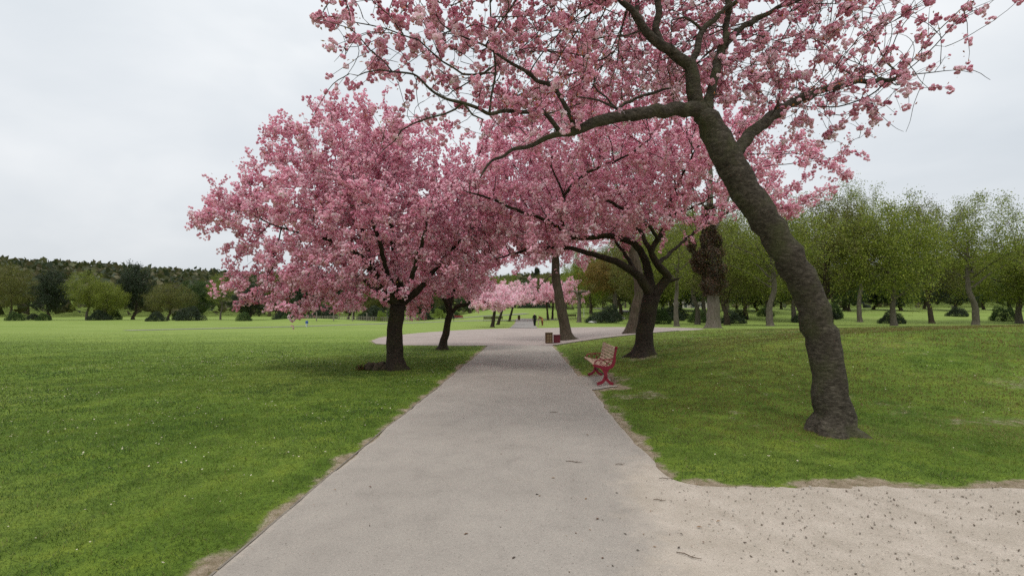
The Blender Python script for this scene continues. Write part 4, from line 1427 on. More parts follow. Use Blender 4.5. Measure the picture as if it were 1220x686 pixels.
def traced_tree(name, label, feet, trunk, rads, crown_c, crown_r, pal, n_leaf, seed, bark='old_bark', L_=.13, n_attr=500):
    r = np.random.default_rng(seed)
    b = G(*feet); Y = b.y; t = Tree(.35, seed); t.flare = .45
    t.limb([b - Vector((0, 0, .1))] + [P(x, y, Y) for x, y in trunk], rads, .6)
    top = P(*trunk[-1], Y)
    c = np.array([b.x + crown_c[0], Y + crown_c[1], b.z + crown_c[2]])
    for k in range(6):
        a = k * 1.05 + seed
        e = Vector(c) + Vector((math.cos(a) * crown_r[0] * .5, math.sin(a) * crown_r[1] * .5, 0)); q = top.lerp(P(*trunk[-2], Y), .5 * (k % 3) / 2)
        t.limb([q, q.lerp(e, .4) + Vector((0, 0, .3)), e], [rads[-1] * .7, rads[-1] * .4, rads[-1] * .15], .25)
    attr = ellipsoid_pts(r, n_attr, c, crown_r, None, 7, crown_r[0] * .18, power=.45)
    t.colonize(attr, infl=3.5, kill=.55, up=.06, maxit=50); t.finish(.007)
    root = empty(name, b, label=label, cat='tree'); off = np.array(b[:])
    (BV, BF), (TV, TF) = t.wood(.05)
    link('trunk', mesh_np('trunk', BV - off, [BF], mats=[M[bark]], smooth=True), root)
    thin = np.where((t.R < .035) & (np.arange(t.n) >= t.nseed))[0]
    cl = r.choice(thin, max(40, n_leaf // 12))
    lp = t.P[r.choice(cl, n_leaf)] + r.normal(0, .26, (n_leaf, 3))
    lv, lf, lc = leaves(r, lp, L_, L_ * .6, GREENS[pal])
    V, F, C, mi, sm = assemble([(TV, TF, None, 0, True), (lv, lf, lc, 1, False)])
    link('crown', mesh_np('crown', V - off, F, tint=C, mats=[M[bark], M['leaf']], mi=mi, smooth=sm), root)
    return root


traced_tree('spring_tree', 'thick leaning brown trunk of a tall tree at the gravel edge, behind the crooked cherry', (753, 397),
            [(757, 375), (762, 350), (759, 320), (750, 285), (744, 255)], [.48, .36, .33, .31, .27, .2], (-.5, 1, 10.5), (4.5, 4, 3.8), 'olive', 7000, 501)
traced_tree('pollard_tree', 'knobbly pollard tree with short pale grey trunk on the lawn past the gravel', (690, 384),
            [(690, 370), (690, 356), (689, 350)], [.45, .33, .33, .42], (0, 0, 5.6), (3.4, 3, 2.3), 'olive', 1100, 502, 'grey_bark', n_attr=220)
traced_tree('maple_tree', 'grey trunked tree carrying orange brown young leaves past the gravel', (732.5, 380.5),
            [(733, 368), (733, 352), (734, 338), (736, 322)], [.62, .47, .42, .36, .25], (-1.8, -1, 8.8), (5.8, 4.5, 4.2), 'orange', 22000, 503, 'grey_bark', .20)

tree_at(WI1, at_px(704, 112), 'large yellow green willow standing past the pollard tree', h=1.15)
tree_at(OL1, at_px(756, 98), 'olive leaved tree standing right of the willow', h=1.0)
tree_at(OL2, at_px(806, 52), 'slender pale trunked tree on the lawn between the crooked cherry and the ivy clad tree', h=.82)
g_r = 'spring trees closing the right side of the park'
for i, (px, Y, pr, h) in enumerate([(775, 74, OL1, 1.1), (790, 95, WI1, 1.2), (825, 78, OL2, 1.0), (838, 100, YE1, 1.4), (870, 70, OL1, 1.05), (895, 92, WI1, 1.15),
                                    (925, 60, OL2, .95), (950, 85, YE1, 1.3), (985, 66, OL1, 1.0), (1020, 90, OL2, 1.15), (1060, 62, YE1, 1.1), (1105, 80, OL1, 1.1), (1160, 66, OL2, 1.0),
                                    (1215, 78, YE1, 1.3), (1270, 70, OL1, 1.1), (765, 110, YE1, 1.5), (735, 118, OL1, 1.2), (808, 120, OL1, 1.3), (860, 125, OL2, 1.35), (905, 120, OL1, 1.3), (960, 118, OL2, 1.3), (1010, 122, OL1, 1.35)]):
    tree_at(pr, at_px(px + random.uniform(-9, 9), Y * random.uniform(.9, 1.12)), 'spring tree with thin new leaves in the belt closing the right side', h=h * random.uniform(.85, 1.3), sx=h * random.uniform(.95, 1.3), group=g_r)
for px, Y in [(752, 118), (770, 126), (789, 121), (811, 128), (829, 119), (852, 127), (878, 131), (903, 122), (931, 133), (957, 125), (983, 131), (1012, 121), (1041, 130), (1073, 124), (1102, 133), (1140, 122), (1172, 129), (1204, 124), (1240, 130)]:
    tree_at(MD1 if px % 3 else DK1, at_px(px, Y), 'dense rounded tree deep in the wood on the right side', h=random.uniform(.75, 1.25), sx=random.uniform(1.0, 1.5), group='dense trees deep in the right hand wood')
g_s = 'evergreen shrubs along the right hand wood edge'
for i, (px, Y) in enumerate([(783, 77), (800, 92), (806, 98), (832, 84), (872, 80), (880, 95), (912, 104), (965, 84), (981, 96), (990, 99), (1062, 80), (1140, 104), (1195, 90), (770, 96)]):
    tree_at(SH1 if i % 3 else SH3, at_px(px, Y), 'dark green shrub along the foot of the right hand trees', 'shrub', h=random.uniform(.9, 1.4), group=g_s)
tree_at(SH1, at_px(716, 84), 'low dark green shrub under the orange brown tree', 'shrub', h=1.0, sx=1.5)
tree_at(SH1, at_px(728, 90), 'dark shrub with a bent stem beside the low shrub', 'shrub', h=1.5, sx=1.2)

# wood beyond the field on the left
g_l = 'trees closing the far side of the left field'
for i, (px, Y, pr, h) in enumerate([(20, 110, OL1, .8), (60, 118, DK1, 1.1), (95, 112, OL2, .75), (130, 120, YE1, .9), (165, 112, DK1, 1.2), (200, 118, OL1, .8), (235, 114, MD1, 1.2), (268, 120, OL2, .75), (300, 114, DK1, 1.1),
                                    (330, 122, OL1, .75), (352, 112, MD1, 1.1), (372, 118, DK1, 1.15), (392, 124, OL2, .65), (410, 130, DK1, 1.1), (436, 112, OL1, .68), (452, 120, DK1, 1.05), (462, 112, OL2, .6),
                                    (482, 122, MD1, 1.1), (498, 126, DK1, 1.0), (515, 130, OL1, .75), (534, 134, DK1, 1.0), (552, 140, MD1, 1.15), (566, 150, OL2, .8)]):
    tree_at(pr, at_px(px + random.uniform(-9, 9), Y * random.uniform(.95, 1.15)), 'mixed tree in the wood edge beyond the left field', h=h * random.uniform(.75, 1.25), sx=h * random.uniform(.85, 1.2), group=g_l)
g_ls = 'dark shrubs in front of the left wood edge'
for i, px in enumerate([18, 40, 52, 118, 131, 186, 214, 226, 291, 340, 350, 385, 432, 447, 470, 507, 540]):
    tree_at(SH1 if i % 2 else SH3, at_px(px, random.uniform(100, 122)), 'dark shrub in front of the left wood edge', 'shrub', h=random.uniform(.8, 1.7), group=g_ls)
tree_at(SH2, at_px(454, 98), 'round yellow green clipped shrub left of the broad cherry trunk', 'shrub', h=1.1)
tree_at(SH2, at_px(523, 108), 'round yellow green clipped shrub left of the leaning cherry trunk', 'shrub', h=1.25, sx=1.4)

# trees on the rise straight ahead
g_c = 'trees on the rise beyond the end of the path'
for i, (px, Y, pr, h) in enumerate([(575, 165, OL1, .85), (592, 175, YE1, 1.0), (610, 180, OL2, .8), (626, 172, MD1, 1.15), (645, 182, OL1, .9), (663, 170, YE1, .9), (682, 165, OL2, .9), (700, 160, MD1, 1.2),
                                    (718, 168, OL1, 1.0), (600, 205, DK1, 1.5), (655, 210, OL1, 1.1), (690, 200, YE1, 1.4), (745, 172, OL2, 1.1), (770, 165, OL1, 1.1), (560, 185, DK1, 1.3), (675, 140, YE1, .8), (664, 132, MD1, .9), (705, 128, WI1, .8)]):
    tree_at(pr, at_px(px, Y), 'spring tree on the rise beyond the end of the path', h=h, group=g_c)
tree_at(CO1, at_px(640, 215), 'dark pine standing above the other trees at the end of the path', h=1.15)
for i, (px, Y) in enumerate([(625, 152), (632, 150), (641, 154), (650, 150)]):
    tree_at(SH1, at_px(px, Y), 'low dark shrub on the rise at the end of the path', 'shrub', h=.7, sx=1.3, group='low shrubs on the rise')


def far_wood():
    r = np.random.default_rng(601)
    n = 60000
    a = r.uniform(R(-75), R(80), n); d = r.uniform(250, 620, n)
    x = -np.sin(a) * d; y = np.cos(a) * d
    big = fbm(x * .06, y * .06, 66); z = gz(x, y) + r.uniform(0, 1, n) ** .5 * (7 + 10 * fbm(x * .015, y * .015, 67) + 3 * big)
    v, f, c = leaves(r, np.stack([x, y, z], 1), 4.2, 3.4, [(.05, .06, .02), (.08, .085, .03), (.035, .05, .02), (.10, .09, .04)], .2)
    tag(link('far_wood', mesh_np('far_wood', v, [f], tint=c, mats=[M['leaf']])), 'far wooded hillside closing the view beyond the park', 'woodland', kind='stuff')


far_wood()


# ------------------------------------------------------------------ bench
M['red_paint'] = plain('red_cast_iron_paint', (.235, .009, .028), .45, .45, .3, 18)
M['black_iron'] = plain('dark_iron', (.03, .018, .018), .5, .4)
M['slat_wood'] = barkmat('weathered_slat_wood', (.32, .22, .16), (.52, .38, .28), (.68, .55, .43), (.3, .22, .15), (6, .5, 6), 6, .15, .3)
M['slat_dark'] = barkmat('dark_slat_wood', (.04, .03, .025), (.07, .05, .04), (.10, .08, .06), (.07, .06, .04), (6, .5, 6), 6, .15, .3)


def smooth2(pts, k=6):
    q, _ = catmull([Vector((p[0], 0, p[1])) for p in pts], [0] * len(pts), .02)
    return [(p.x, p.z) for p in q]


def make_bench(name, length, frame, wood):
    """front faces -X, length along Y; origin on the ground in the middle"""
    root = empty(name, (0, 0, 0))
    rail = [(-.27, .425), (-.18, .405), (-.06, .375), (.06, .37), (.14, .41), (.185, .50), (.20, .62), (.225, .74), (.24, .80)]
    rq = smooth2(rail)
    for sy in (-1, 1):
        y = sy * length / 2; m = MB()
        nr = len(rq)
        m.ribbon(rq, [.045 + .03 * math.sin(math.pi * min(1, i / nr * 1.2)) for i in range(nr)], .04, y)
        m.ribbon(smooth2([(-.01, .36), (.0, .26), (.005, .17), (.0, .09)]), [.15, .12, .1, .085, .075, .07, .07, .07, .07, .07, .075, .08, .09, .1, .1, .1, .1, .1][:len(smooth2([(-.01, .36), (.0, .26), (.005, .17), (.0, .09)]))], .036, y)
        m.ribbon(smooth2([(-.005, .18), (-.03, .11), (-.09, .05), (-.185, .016)]), .062, .042, y + .001)
        m.ribbon(smooth2([(.005, .18), (.035, .11), (.09, .05), (.165, .016)]), .062, .038, y - .001)
        # gusset between leg and rail
        m.ribbon(smooth2([(-.16, .385), (-.08, .345), (-.03, .27)]), .03, .034, y)
        m.ribbon(smooth2([(.12, .385), (.07, .345), (.035, .27)]), .03, .034, y)
        # scroll foot on top of the back
        m.tube([(.24, y - .02, .80), (.24, y + .02, .80)], .032, 14)
        fr = m.build('end_frame', frame, root)
        a = MB()
        a.tube([(.185, y, .56), (.10, y, .55), (-.02, y, .545), (-.12, y, .54), (-.20, y, .52), (-.235, y, .475), (-.22, y, .43)], [.012] * 7, 8)
        for cx, cz, rr in ((-.155, .475, .05), (-.03, .47, .055)):
            ring = [(cx + rr * math.cos(k * math.pi / 9), y, cz + rr * math.sin(k * math.pi / 9)) for k in range(19)]
            a.tube(ring, .007, 6, False)
        a.tube([(.02, y, .40), (.05, y, .47), (.12, y, .52)], .01, 6)
        a.build('armrest', frame, root, True)
    s = MB()
    for k, (x, z, an) in enumerate([(-.255, .452, .12), (-.19, .437, .22), (-.125, .42, .25), (-.06, .405, .15), (.005, .399, .0), (.07, .405, -.25)]):
        s.box((x, 0, z), (.052, length + .02, .024), (0, an, 0), .005)
    s.build('seat', wood, root)
    b = MB()
    for x, z, an in [(.125, .465, 1.05), (.148, .535, 1.25), (.162, .605, 1.35), (.175, .675, 1.35), (.188, .742, 1.38), (.197, .800, 1.4)]:
        b.box((x, 0, z), (.056, length + .02, .022), (0, -an, 0), .005)
    b.build('backrest', wood, root)
    t = MB()
    t.tube([(.0, -length / 2, .2), (.0, 0, .2), (.0, length / 2, .2)], .012, 8)
    t.build('tie_rod', M['black_iron'], root, True)
    return root


n_, f_ = G(721.5, 459.5), G(709.5, 447.5)
bench = make_bench('park_bench', (f_ - n_).length, M['red_paint'], M['slat_wood'])
mid = (n_ + f_) / 2
bench.location = (mid.x + .0, mid.y, gzf(mid.x, mid.y) + .012)
bench.rotation_euler = (0, 0, math.atan2(f_.y - n_.y, f_.x - n_.x) - math.pi / 2)
tag(bench, 'red cast iron bench with pale wooden slats on the right edge of the path', 'bench')


def far_bench(feet, label, rz, mat, wood, w=1.8):
    b = make_bench('park_bench', w, mat, wood); p = G(*feet); b.location = p; b.rotation_euler = (0, 0, rz); tag(b, label, 'bench')


far_bench((681, 379), 'dark bench on the far lawn left of the pollard tree trunk', R(-80), M['black_iron'], M['slat_dark'])
far_bench((679.5, 370.5), 'dark bench highest up the far slope, above the other one', R(-80), M['black_iron'], M['slat_dark'], 2.0)
far_bench((583, 382.6), 'dark bench left of the small far cherries', R(-85), M['black_iron'], M['slat_dark'], 2.2)
far_bench((592, 382.2), 'dark bench between the trunks of the small far cherries', R(-85), M['black_iron'], M['slat_dark'], 2.2)
far_bench((546, 380.6), 'reddish bench beside the far sloping path, right of the leaning cherry', R(-85), M['red_paint'], M['red_paint'], 1.9)


# ------------------------------------------------------------------ bins, posts, kerb
M['bin_brown'] = plain('stained_brown_timber', (.105, .06, .032), .8, .2, .5, 9)
M['bin_tan'] = plain('tan_stone_chip', (.20, .14, .075), .85, .2, .5, 30)
M['maroon'] = plain('maroon_paint', (.11, .009, .018), .5, .4, .3, 8)
M['dark'] = plain('dark_opening', (.012, .011, .01), .9, .1)


def brown_bin():
    p = G(654, 409.2); root = empty('litter_bin', p, R(4), label='squat square brown litter bin with tan panels beside the tall trunk', cat='litter bin')
    s = Vector((1, 1, 1)); w, h = .37, .57
    m = MB(); m.box((0, 0, h / 2), (w - .04, w - .04, h - .02), None, .01); m.build('body', M['bin_brown'], root)
    m = MB()
    for a in (0, 1, 2, 3):
        mt = Matrix.Rotation(a * math.pi / 2, 3, 'Z')
        for i in range(2):
            for j in range(3):
                hh = .13
                c = mt @ Vector(((i - .5) * .14, -(w / 2 - .016), .13 + j * .155)); m.box(c, (.105, .018, hh), mt, .004)
    m.build('panel', M['bin_tan'], root)
    for sx in (-1, 1):
        for sy in (-1, 1):
            m = MB(); m.box((sx * (w / 2 - .02), sy * (w / 2 - .02), h / 2), (.04, .04, h), None, .005)
            m.build('corner_post', M['bin_brown'], root)
    m = MB()
    for a in range(4):
        mt = Matrix.Rotation(a * math.pi / 2, 3, 'Z'); m.box(mt @ Vector((0, -(w / 2 - .02), h + .012)), (w + .02, .07, .024), mt, .004)
    m.build('rim', M['bin_tan'], root)
    m = MB(); m.box((0, 0, h - .002), (w - .12, w - .12, .012)); m.build('liner', M['dark'], root)


def red_bin():
    p = G(663.5, 408.6); root = empty('litter_bin', p, R(-6), label='plain maroon square litter bin tucked against the tall trunk', cat='litter bin')
    w, h = .36, .42
    m = MB(); m.box((0, 0, h / 2), (w, w, h), None, .015); m.build('body', M['maroon'], root)
    m = MB(); m.box((0, 0, h + .018), (w + .04, w + .04, .035), None, .01); m.build('lid', M['maroon'], root)
    m = MB(); m.box((0, 0, .02), (w + .03, w + .03, .036), None, .004); m.build('plinth', M['dark'], root)


brown_bin(); red_bin()

# a dark rounded bin near the end of the path
p = G(618.3, 381.4); root = empty('litter_bin', p, 0, label='dark brown round litter bin at the left edge of the far path', cat='litter bin')
m = MB(); m.lathe((0, 0, 0), [(.24, 0), (.26, .05), (.26, .72), (.28, .74), (.28, .78)], 20); m.build('body', M['bin_brown'], root)
m = MB(); m.lathe((0, 0, .78), [(.28, 0), (.24, .1), (.12, .16), (.03, .18)], 20); m.build('hood', M['dark'], root, True)

M['white_paint'] = plain('white_paint', (.7, .7, .68), .6, .3)
M['post_wood'] = plain('grey_post_timber', (.24, .21, .17), .85, .2, .4, 10)


def post(px, py, h, label, group=None, mat='white_paint', r_=.05):
    p = G(px, py); root = empty('post', p, 0, label=label, cat='post', group=group)
    m = MB(); m.box((0, 0, h / 2 - .05), (r_ * 2, r_ * 2, h + .1), None, .01); m.build('shaft', M[mat], root)
    m = MB(); m.lathe((0, 0, h), [(r_ * 1.25, 0), (r_ * 1.25, .03), (r_ * .4, .09)], 8); m.build('cap', M[mat], root)


post(695.7, 378.5, 1.8, 'slim white post on the far lawn right of the pollard tree')
post(790, 372.5, 1.3, 'short white post among shrubs right of the crooked cherry')
post(838, 371, 1.6, 'white post between shrubs left of the ivy clad tree')
for px in (377, 397.5, 420, 437, 446.5, 462, 506):
    post(px, 382.4, 1.5, 'grey timber post along the left wood edge', 'timber posts of the fence before the left wood', 'post_wood', .07)

# low post-and-rail fence by the left wood
def rail_fence():
    r = random.Random(4)
    a, b = Vector(at_px(352, 97) + (0,)), Vector(at_px(500, 97) + (0,))
    root = empty('wooden_fence', (a.x, a.y, gzf(a.x, a.y)), label='low grey paling fence along the foot of the left wood', cat='fence')
    o = Vector(root.location)
    n = int((b - a).length / .35); m = MB(); rl = MB()
    pr = None
    for i in range(n):
        q = a.lerp(b, i / (n - 1)); z = gzf(q.x, q.y)
        m.box((q.x - o.x, q.y - o.y, z - o.z + .5), (.10, .03, 1.0 + r.uniform(-.05, .05)))
        if i % 8 == 0:
            if pr is not None:
                for hz in (.3, .8): rl.tube([(pr.x - o.x, pr.y - o.y + .03, pr.z - o.z + hz), (q.x - o.x, q.y - o.y + .03, z - o.z + hz)], .035, 6)
            pr = Vector((q.x, q.y, z))
    m.build('paling', M['post_wood'], root); rl.build('rail', M['post_wood'], root)


rail_fence()

M['kerb'] = plain('kerb_stone', (.15, .135, .12), .85, .2, .4, 9)


def kerb():
    pts = [PLAZA[i] for i in (23, 22, 21, 20, 19)]
    m = MB(); q, _ = catmull([Vector((p[0], p[1], 0)) for p in pts], [0] * 5, .3)
    vs_, fs_ = [], []
    for i, p in enumerate(q):
        d = (q[min(i + 1, len(q) - 1)] - q[max(i - 1, 0)]).normalized(); n = Vector((d.y, -d.x, 0)); z = gzf(p.x, p.y)
        for off, dz in ((.02, -.1), (.02, .045), (.10, .05), (.10, -.1)):
            w = p + n * off; vs_.append((w.x, w.y, z + dz))
    for i in range(len(q) - 1):
        for k in range(3): a = 4 * i + k; fs_.append((a, a + 1, a + 5, a + 4))
    m.add(vs_, fs_)
    o = m.build('kerb', M['kerb'], None); tag(o, kind='structure')


kerb()

# thin timber board edging the left side of the path
def edging():
    m = MB(); ys = np.arange(2.0, 23.5, .9)
    for y in ys:
        x = float((edgeL(y) + edgeL(y + .88)) / 2) - .012
        m.box((x, y + .44, -.02), (.018, .87, .06), (0, 0, math.atan2(-(float(edgeL(y + .88)) - float(edgeL(y))), .88)), .003)
    tag(m.build('path_edging', M['post_wood'], None), kind='structure')


edging()

# pale house glimpsed through the right hand trees
def house():
    x, y = at_px(824, 165); root = empty('house', (x, y, gzf(x, y) - .5), R(12), label='pale house with a brown roof glimpsed between the right hand trees', cat='house')
    wm = plain('pale_render', (.42, .38, .34), .8, .2, .15, 3); rm = plain('brown_roof_tile', (.12, .065, .05), .8, .2, .4, 6); gm = plain('window_glass', (.05, .06, .07), .15, .6, .2)
    w, d, h = 13, 8, 6
    m = MB(); m.box((0, 0, h / 2), (w, d, h)); m.build('wall', wm, root)
    m = MB(); m.add([(-w / 2 - .4, -d / 2 - .4, h + .003), (w / 2 + .4, -d / 2 - .4, h + .003), (w / 2 + .4, d / 2 + .4, h + .003), (-w / 2 - .4, d / 2 + .4, h + .003), (-w / 2 + 1, 0, h + 3), (w / 2 - 1, 0, h + 3)],
                    [(0, 1, 5, 4), (2, 3, 4, 5), (0, 4, 3), (1, 2, 5), (0, 3, 2, 1)])
    rf = m.build('roof', rm, root)
    m = MB(); m.box((3, 0, h + 3), (.9, .7, 2)); m.build('chimney', rm, rf)
    for zz in (1.6, 4.3):
        for xx in (-4.6, -1.6, 1.6, 4.6):
            m = MB(); m.box((xx, -d / 2 - .01, zz), (1.3, .08, 1.4)); wf = m.build('window', M['white_paint'], root)
            m = MB(); m.box((xx, -d / 2 - .06, zz), (1.1, .04, 1.2)); m.build('pane', gm, wf)


house()

# white stones beside the low shrub
M['pale_stone'] = plain('pale_stone', (.55, .54, .5), .9, .2, .3, 6)
for i, (px, Y, s, lab) in enumerate([(706.5, 82, .6, 'white boulder lying left of the low dark shrub'), (739, 96, .8, 'flat white boulder right of the orange brown tree')]):
    import bmesh
    bm = bmesh.new(); bmesh.ops.create_icosphere(bm, subdivisions=3, radius=1)
    for v in bm.verts:
        v.co *= 1 + .25 * mnoise.noise(v.co * 1.4 + Vector((i * 7, 0, 0))); v.co.z *= .42; v.co.x *= 1.3
    me = bpy.data.meshes.new('boulder'); bm.to_mesh(me); bm.free(); me.materials.append(M['pale_stone'])
    me.polygons.foreach_set("use_smooth", [True] * len(me.polygons))
    x, y = at_px(px, Y); o = link('boulder', me, None, (x, y, gzf(x, y) + .15)); o.scale = (s, s, s); tag(o, lab, 'boulder')


# burr and surface roots beside the broad left cherry
def root_burr():
    import bmesh
    root = link('root_stump', None); root.location = (LB.x - .55, LB.y - .05, LB.z)
    tag(root, 'low gnarled burr of old stump touching the left side of the broad cherry trunk', 'stump')
    r = random.Random(3); bm = bmesh.new()
    for k in range(12):
        c = Vector((r.uniform(-.36, .30), r.uniform(-.12, .12), r.uniform(.02, .12))); rr = r.uniform(.07, .15)
        g = bmesh.ops.create_icosphere(bm, subdivisions=3, radius=rr, matrix=Matrix.Translation(c))
    for v in bm.verts:
        v.co += v.co.normalized() * .05 * mnoise.noise(v.co * 12) + Vector((0, 0, .03 * mnoise.noise(v.co * 25)))
    me = bpy.data.meshes.new('burr'); bm.to_mesh(me); bm.free(); me.materials.append(M['old_bark'])
    me.polygons.foreach_set("use_smooth", [True] * len(me.polygons)); link('burr', me, root)
    rr = np.random.default_rng(8); pts = ellipsoid_pts(rr, 260, (-.42, -.05, .06), (.14, .12, .09))
    v, f, c = leaves(rr, pts, .05, .035, [(.20, .10, .03), (.13, .07, .03), (.05, .09, .02)]); link('withered_leaves', mesh_np('withered_leaves', v, [f], tint=c, mats=[M['leaf']]), root)


root_burr()


# ------------------------------------------------------------------ fallen twigs and leaves on the path
def debris():
    r = random.Random(12)
    tw = plain('dead_twig', (.11, .075, .05), .9, .1, .4, 30)
    for i, (px, py, Lg, a, lab) in enumerate([(684, 553, .17, -.25, 'longest brown twig lying on the path right of its middle'), (739, 556, .10, .2, 'thin curved twig on the path near the right lawn'),
                                              (660, 493, .13, .05, 'short twig lying far up the path'), (793, 573, .12, .0, 'pale flat twig on the dirt by the lawn corner'), (821, 667, .16, -.6, 'brown twig on the dirt at the lower right'),
                                              (786, 599, .10, -.2, 'dark twig on the dirt below the lawn corner')]):
        p = G(px, py); d = Vector((math.cos(a), math.sin(a), 0)); n = Vector((-d.y, d.x, 0)); m = MB()
        m.tube([-d * Lg / 2, -d * Lg * .2 + n * .008 + Vector((0, 0, .003)), d * Lg * .15 - n * .006, d * Lg / 2 + Vector((0, 0, .004))], [.0025, .0035, .003, .0015], 6)
        m.tube([d * Lg * .1, d * Lg * .2 + n * .025 + Vector((0, 0, .004))], [.002, .001], 5)
        o = m.build('fallen_twig', tw, None, True, (p.x, p.y, p.z + .024)); tag(o, lab, 'twig')
    lm = [plain('dry_leaf_brown', (.17, .10, .065), .8, .2, .4, 40), plain('dry_leaf_dark', (.09, .07, .055), .8, .2, .4, 40), plain('dry_leaf_tan', (.30, .19, .11), .8, .2, .4, 40)]
    spots = [(718, 669), (612, 669), (703, 635), (686, 639), (640, 592), (643, 594), (597, 543), (788, 590), (775, 612), (798, 640), (812, 640), (856, 625), (849, 623), (809, 656), (833, 632),
             (770, 596), (730, 679), (698, 597), (555, 640), (440, 630), (399, 586), (441, 583), (552, 500), (659, 572), (712, 622), (745, 640), (830, 580), (845, 600), (760, 660), (700, 520), (656, 536), (735, 590),
             (780, 655), (838, 650), (800, 600), (767, 640), (822, 612)]
    for i, (px, py) in enumerate(spots):
        p = G(px, py); s = r.uniform(.008, .019); a = r.uniform(0, 6.28); d = Vector((math.cos(a), math.sin(a), 0)); n = Vector((-d.y, d.x, 0)); m = MB()
        vs_ = [-d * s, n * s * .45 - d * s * .3 + Vector((0, 0, s * .3)), n * s * .4 + d * s * .4 + Vector((0, 0, s * .35)), d * s * 1.1 + Vector((0, 0, s * .2)), -n * s * .4 + d * s * .35 + Vector((0, 0, s * .4)), -n * s * .45 - d * s * .3 + Vector((0, 0, s * .25)), Vector((0, 0, .001))]
        lo = [v - Vector((0, 0, .0012)) for v in vs_]
        F = [(6, i_, (i_ + 1) % 6) for i_ in range(6)]
        m.add(vs_ + lo, F + [(13, 7 + (i_ + 1) % 6, 7 + i_) for i_ in range(6)] + [(i_, 7 + i_, 7 + (i_ + 1) % 6, (i_ + 1) % 6) for i_ in range(6)])
        o = m.build('dry_leaf', lm[i % 3], None, False, (p.x, p.y, p.z + .022)); tag(o, 'small curled dry leaf lying on the pale path', 'leaf', 'dry leaves scattered on the path')


debris()


# ------------------------------------------------------------------ people (far, small)
def person(loc, h, rz, label, joints, mats, zones, name="person"):
    """one continuous skinned body; joints: name -> (x,y,z,r,parent) for a body of height 1"""
    keys = list(joints); idx = {k: i for i, k in enumerate(keys)}
    me = bpy.data.meshes.new('body')
    me.from_pydata([Vector(joints[k][:3]) * h for k in keys], [(idx[joints[k][4]], idx[k]) for k in keys if joints[k][4]], [])
    tmp = bpy.data.objects.new('tmp', me); COL.objects.link(tmp)
    sk = tmp.modifiers.new('s', 'SKIN'); sk.use_smooth_shade = True
    for i, k in enumerate(keys):
        r = joints[k][3] * h; me.skin_vertices[0].data[i].radius = (r, r * .85); me.skin_vertices[0].data[i].use_root = (k == 'pelvis')
    ss = tmp.modifiers.new('u', 'SUBSURF'); ss.levels = 2; ss.render_levels = 2
    dg = bpy.context.evaluated_depsgraph_get(); ev = tmp.evaluated_get(dg)
    out = bpy.data.meshes.new_from_object(ev, depsgraph=dg); bpy.data.objects.remove(tmp)
    out.materials.clear()
    for m_ in mats: out.materials.append(m_)
    for p_ in out.polygons:
        p_.material_index = zones(p_.center / h); p_.use_smooth = True
    root = empty(name, loc, rz, label=label, cat='person')
    link('body', out, root)
    return root


SK = plain('skin', (.45, .26, .19), .6, .3, .1); BK = plain('black_cloth', (.012, .012, .015), .9, .1); WH = plain('white_hair', (.6, .58, .55), .9, .1)
RB = plain('russet_cloth', (.19, .065, .045), .9, .1, .5); TN = plain('pale_beige_cloth', (.50, .42, .30), .9, .1); OG = plain('orange_yellow_cloth', (.45, .22, .07), .9, .1)
BR = plain('brown_hair', (.05, .028, .018), .8, .2); BL = plain('blue_cloth', (.06, .13, .38), .9, .1); WC = plain('white_cloth', (.62, .64, .68), .9, .1)

stand = dict(pelvis=(0, 0, .53, .085, None), chest=(0, 0, .70, .10, 'pelvis'), neck=(0, .0, .83, .045, 'chest'), chin=(0, -.01, .875, .05, 'neck'), head=(0, -.01, .94, .058, 'chin'),
             hipl=(-.055, 0, .49, .07, 'pelvis'), kneel=(-.06, -.02, .27, .045, 'hipl'), anl=(-.06, .0, .045, .03, 'kneel'), toel=(-.065, -.09, .02, .022, 'anl'),
             hipr=(.055, 0, .49, .07, 'pelvis'), kneer=(.06, .02, .27, .045, 'hipr'), anr=(.06, .05, .045, .03, 'kneer'), toer=(.065, -.04, .02, .022, 'anr'),
             shl=(-.115, 0, .79, .042, 'chest'), ell=(-.145, .01, .62, .033, 'shl'), hal=(-.14, -.04, .47, .022, 'ell'), fil=(-.135, -.05, .42, .018, 'hal'),
             shr=(.115, 0, .79, .042, 'chest'), elr=(.145, .01, .62, .033, 'shr'), har=(.14, -.04, .47, .022, 'elr'), fir=(.135, -.05, .42, .018, 'har'))


def zones_black(c):
    if c.z > .955 or (c.z > .89 and c.y > .01): return 2
    if c.z > .85: return 1
    if c.z < .465 and abs(c.x) > .11: return 1
    return 0


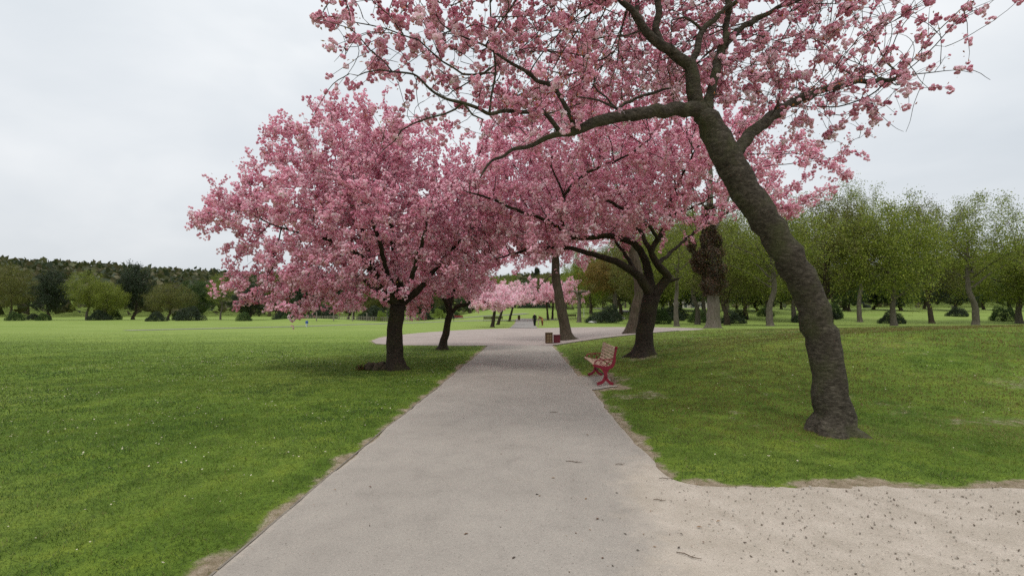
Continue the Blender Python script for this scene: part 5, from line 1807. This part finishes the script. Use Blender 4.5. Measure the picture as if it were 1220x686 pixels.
# bending person in russet
bend = dict(stand)
bend.update(chest=(0, -.13, .66, .10, 'pelvis'), neck=(0, -.24, .74, .045, 'chest'), chin=(0, -.28, .77, .05, 'neck'), head=(0, -.33, .80, .058, 'chin'),
            shl=(-.115, -.20, .73, .042, 'chest'), ell=(-.13, -.27, .58, .033, 'shl'), hal=(-.10, -.36, .47, .022, 'ell'), fil=(-.09, -.40, .44, .018, 'hal'),
            shr=(.115, -.20, .73, .042, 'chest'), elr=(.13, -.27, .58, .033, 'shr'), har=(.10, -.36, .47, .022, 'elr'), fir=(.09, -.40, .44, .018, 'har'))
coat = dict(stand)
for k in ('kneel', 'anl', 'kneer', 'anr', 'hipl', 'hipr'):
    q = coat[k]; coat[k] = (q[0] * .8, q[1], q[2], q[3] * 1.45, q[4])
for k in ('hipl', 'kneel', 'hipr', 'kneer', 'chest', 'pelvis', 'ell', 'elr'):
    q = bend[k]; bend[k] = (q[0], q[1], q[2], q[3] * 1.35, q[4])
pb = G(637, 388.4)
person(pb, 1.85, R(200), 'white haired person in long black clothes standing on the far path', coat, [BK, SK, WH], zones_black)
pr_ = G(646, 388)
person(pr_, 1.75, R(-90), 'brown haired person in russet top leaning towards a small child on the far path', bend, [RB, SK, BR, OG],
       lambda c: 2 if (c.y < -.27 and c.z > .79) else (1 if (c.y < -.25 and c.z > .73) or c.z < .03 or (c.y < -.33 and c.z < .6) else (3 if .42 < c.z < .56 and abs(c.x) < .12 else 0)))
child = dict(stand); 
for k in ('chin', 'head'): 
    q = child[k]; child[k] = (q[0], q[1], q[2] - .01, q[3] * 1.5, q[4])
for k in list(child):
    if k not in ('chin', 'head'):
        q = child[k]; child[k] = (q[0] * 1.25, q[1], q[2], q[3] * 1.4, q[4])
pc = G(641.6, 389)
person(pc, .84, R(90), 'small child in pale beige clothes standing between the two adults on the far path', child, [TN, SK, BR], lambda c: 2 if c.z > .93 else (1 if c.z > .84 else 0))
pl = G(365.4, 389.8)
person(pl, .95, R(60), 'small child in blue and white on the left field path', child, [BL, SK, BR, WC], lambda c: 2 if c.z > .93 else (1 if c.z > .84 else (3 if c.z < .48 else 0)))
pd = G(540.7, 382.8)
person(pd, 1.45, R(80), 'person in dark clothes walking beyond the leaning cherry trunk', stand, [BK, SK, BR], zones_black)
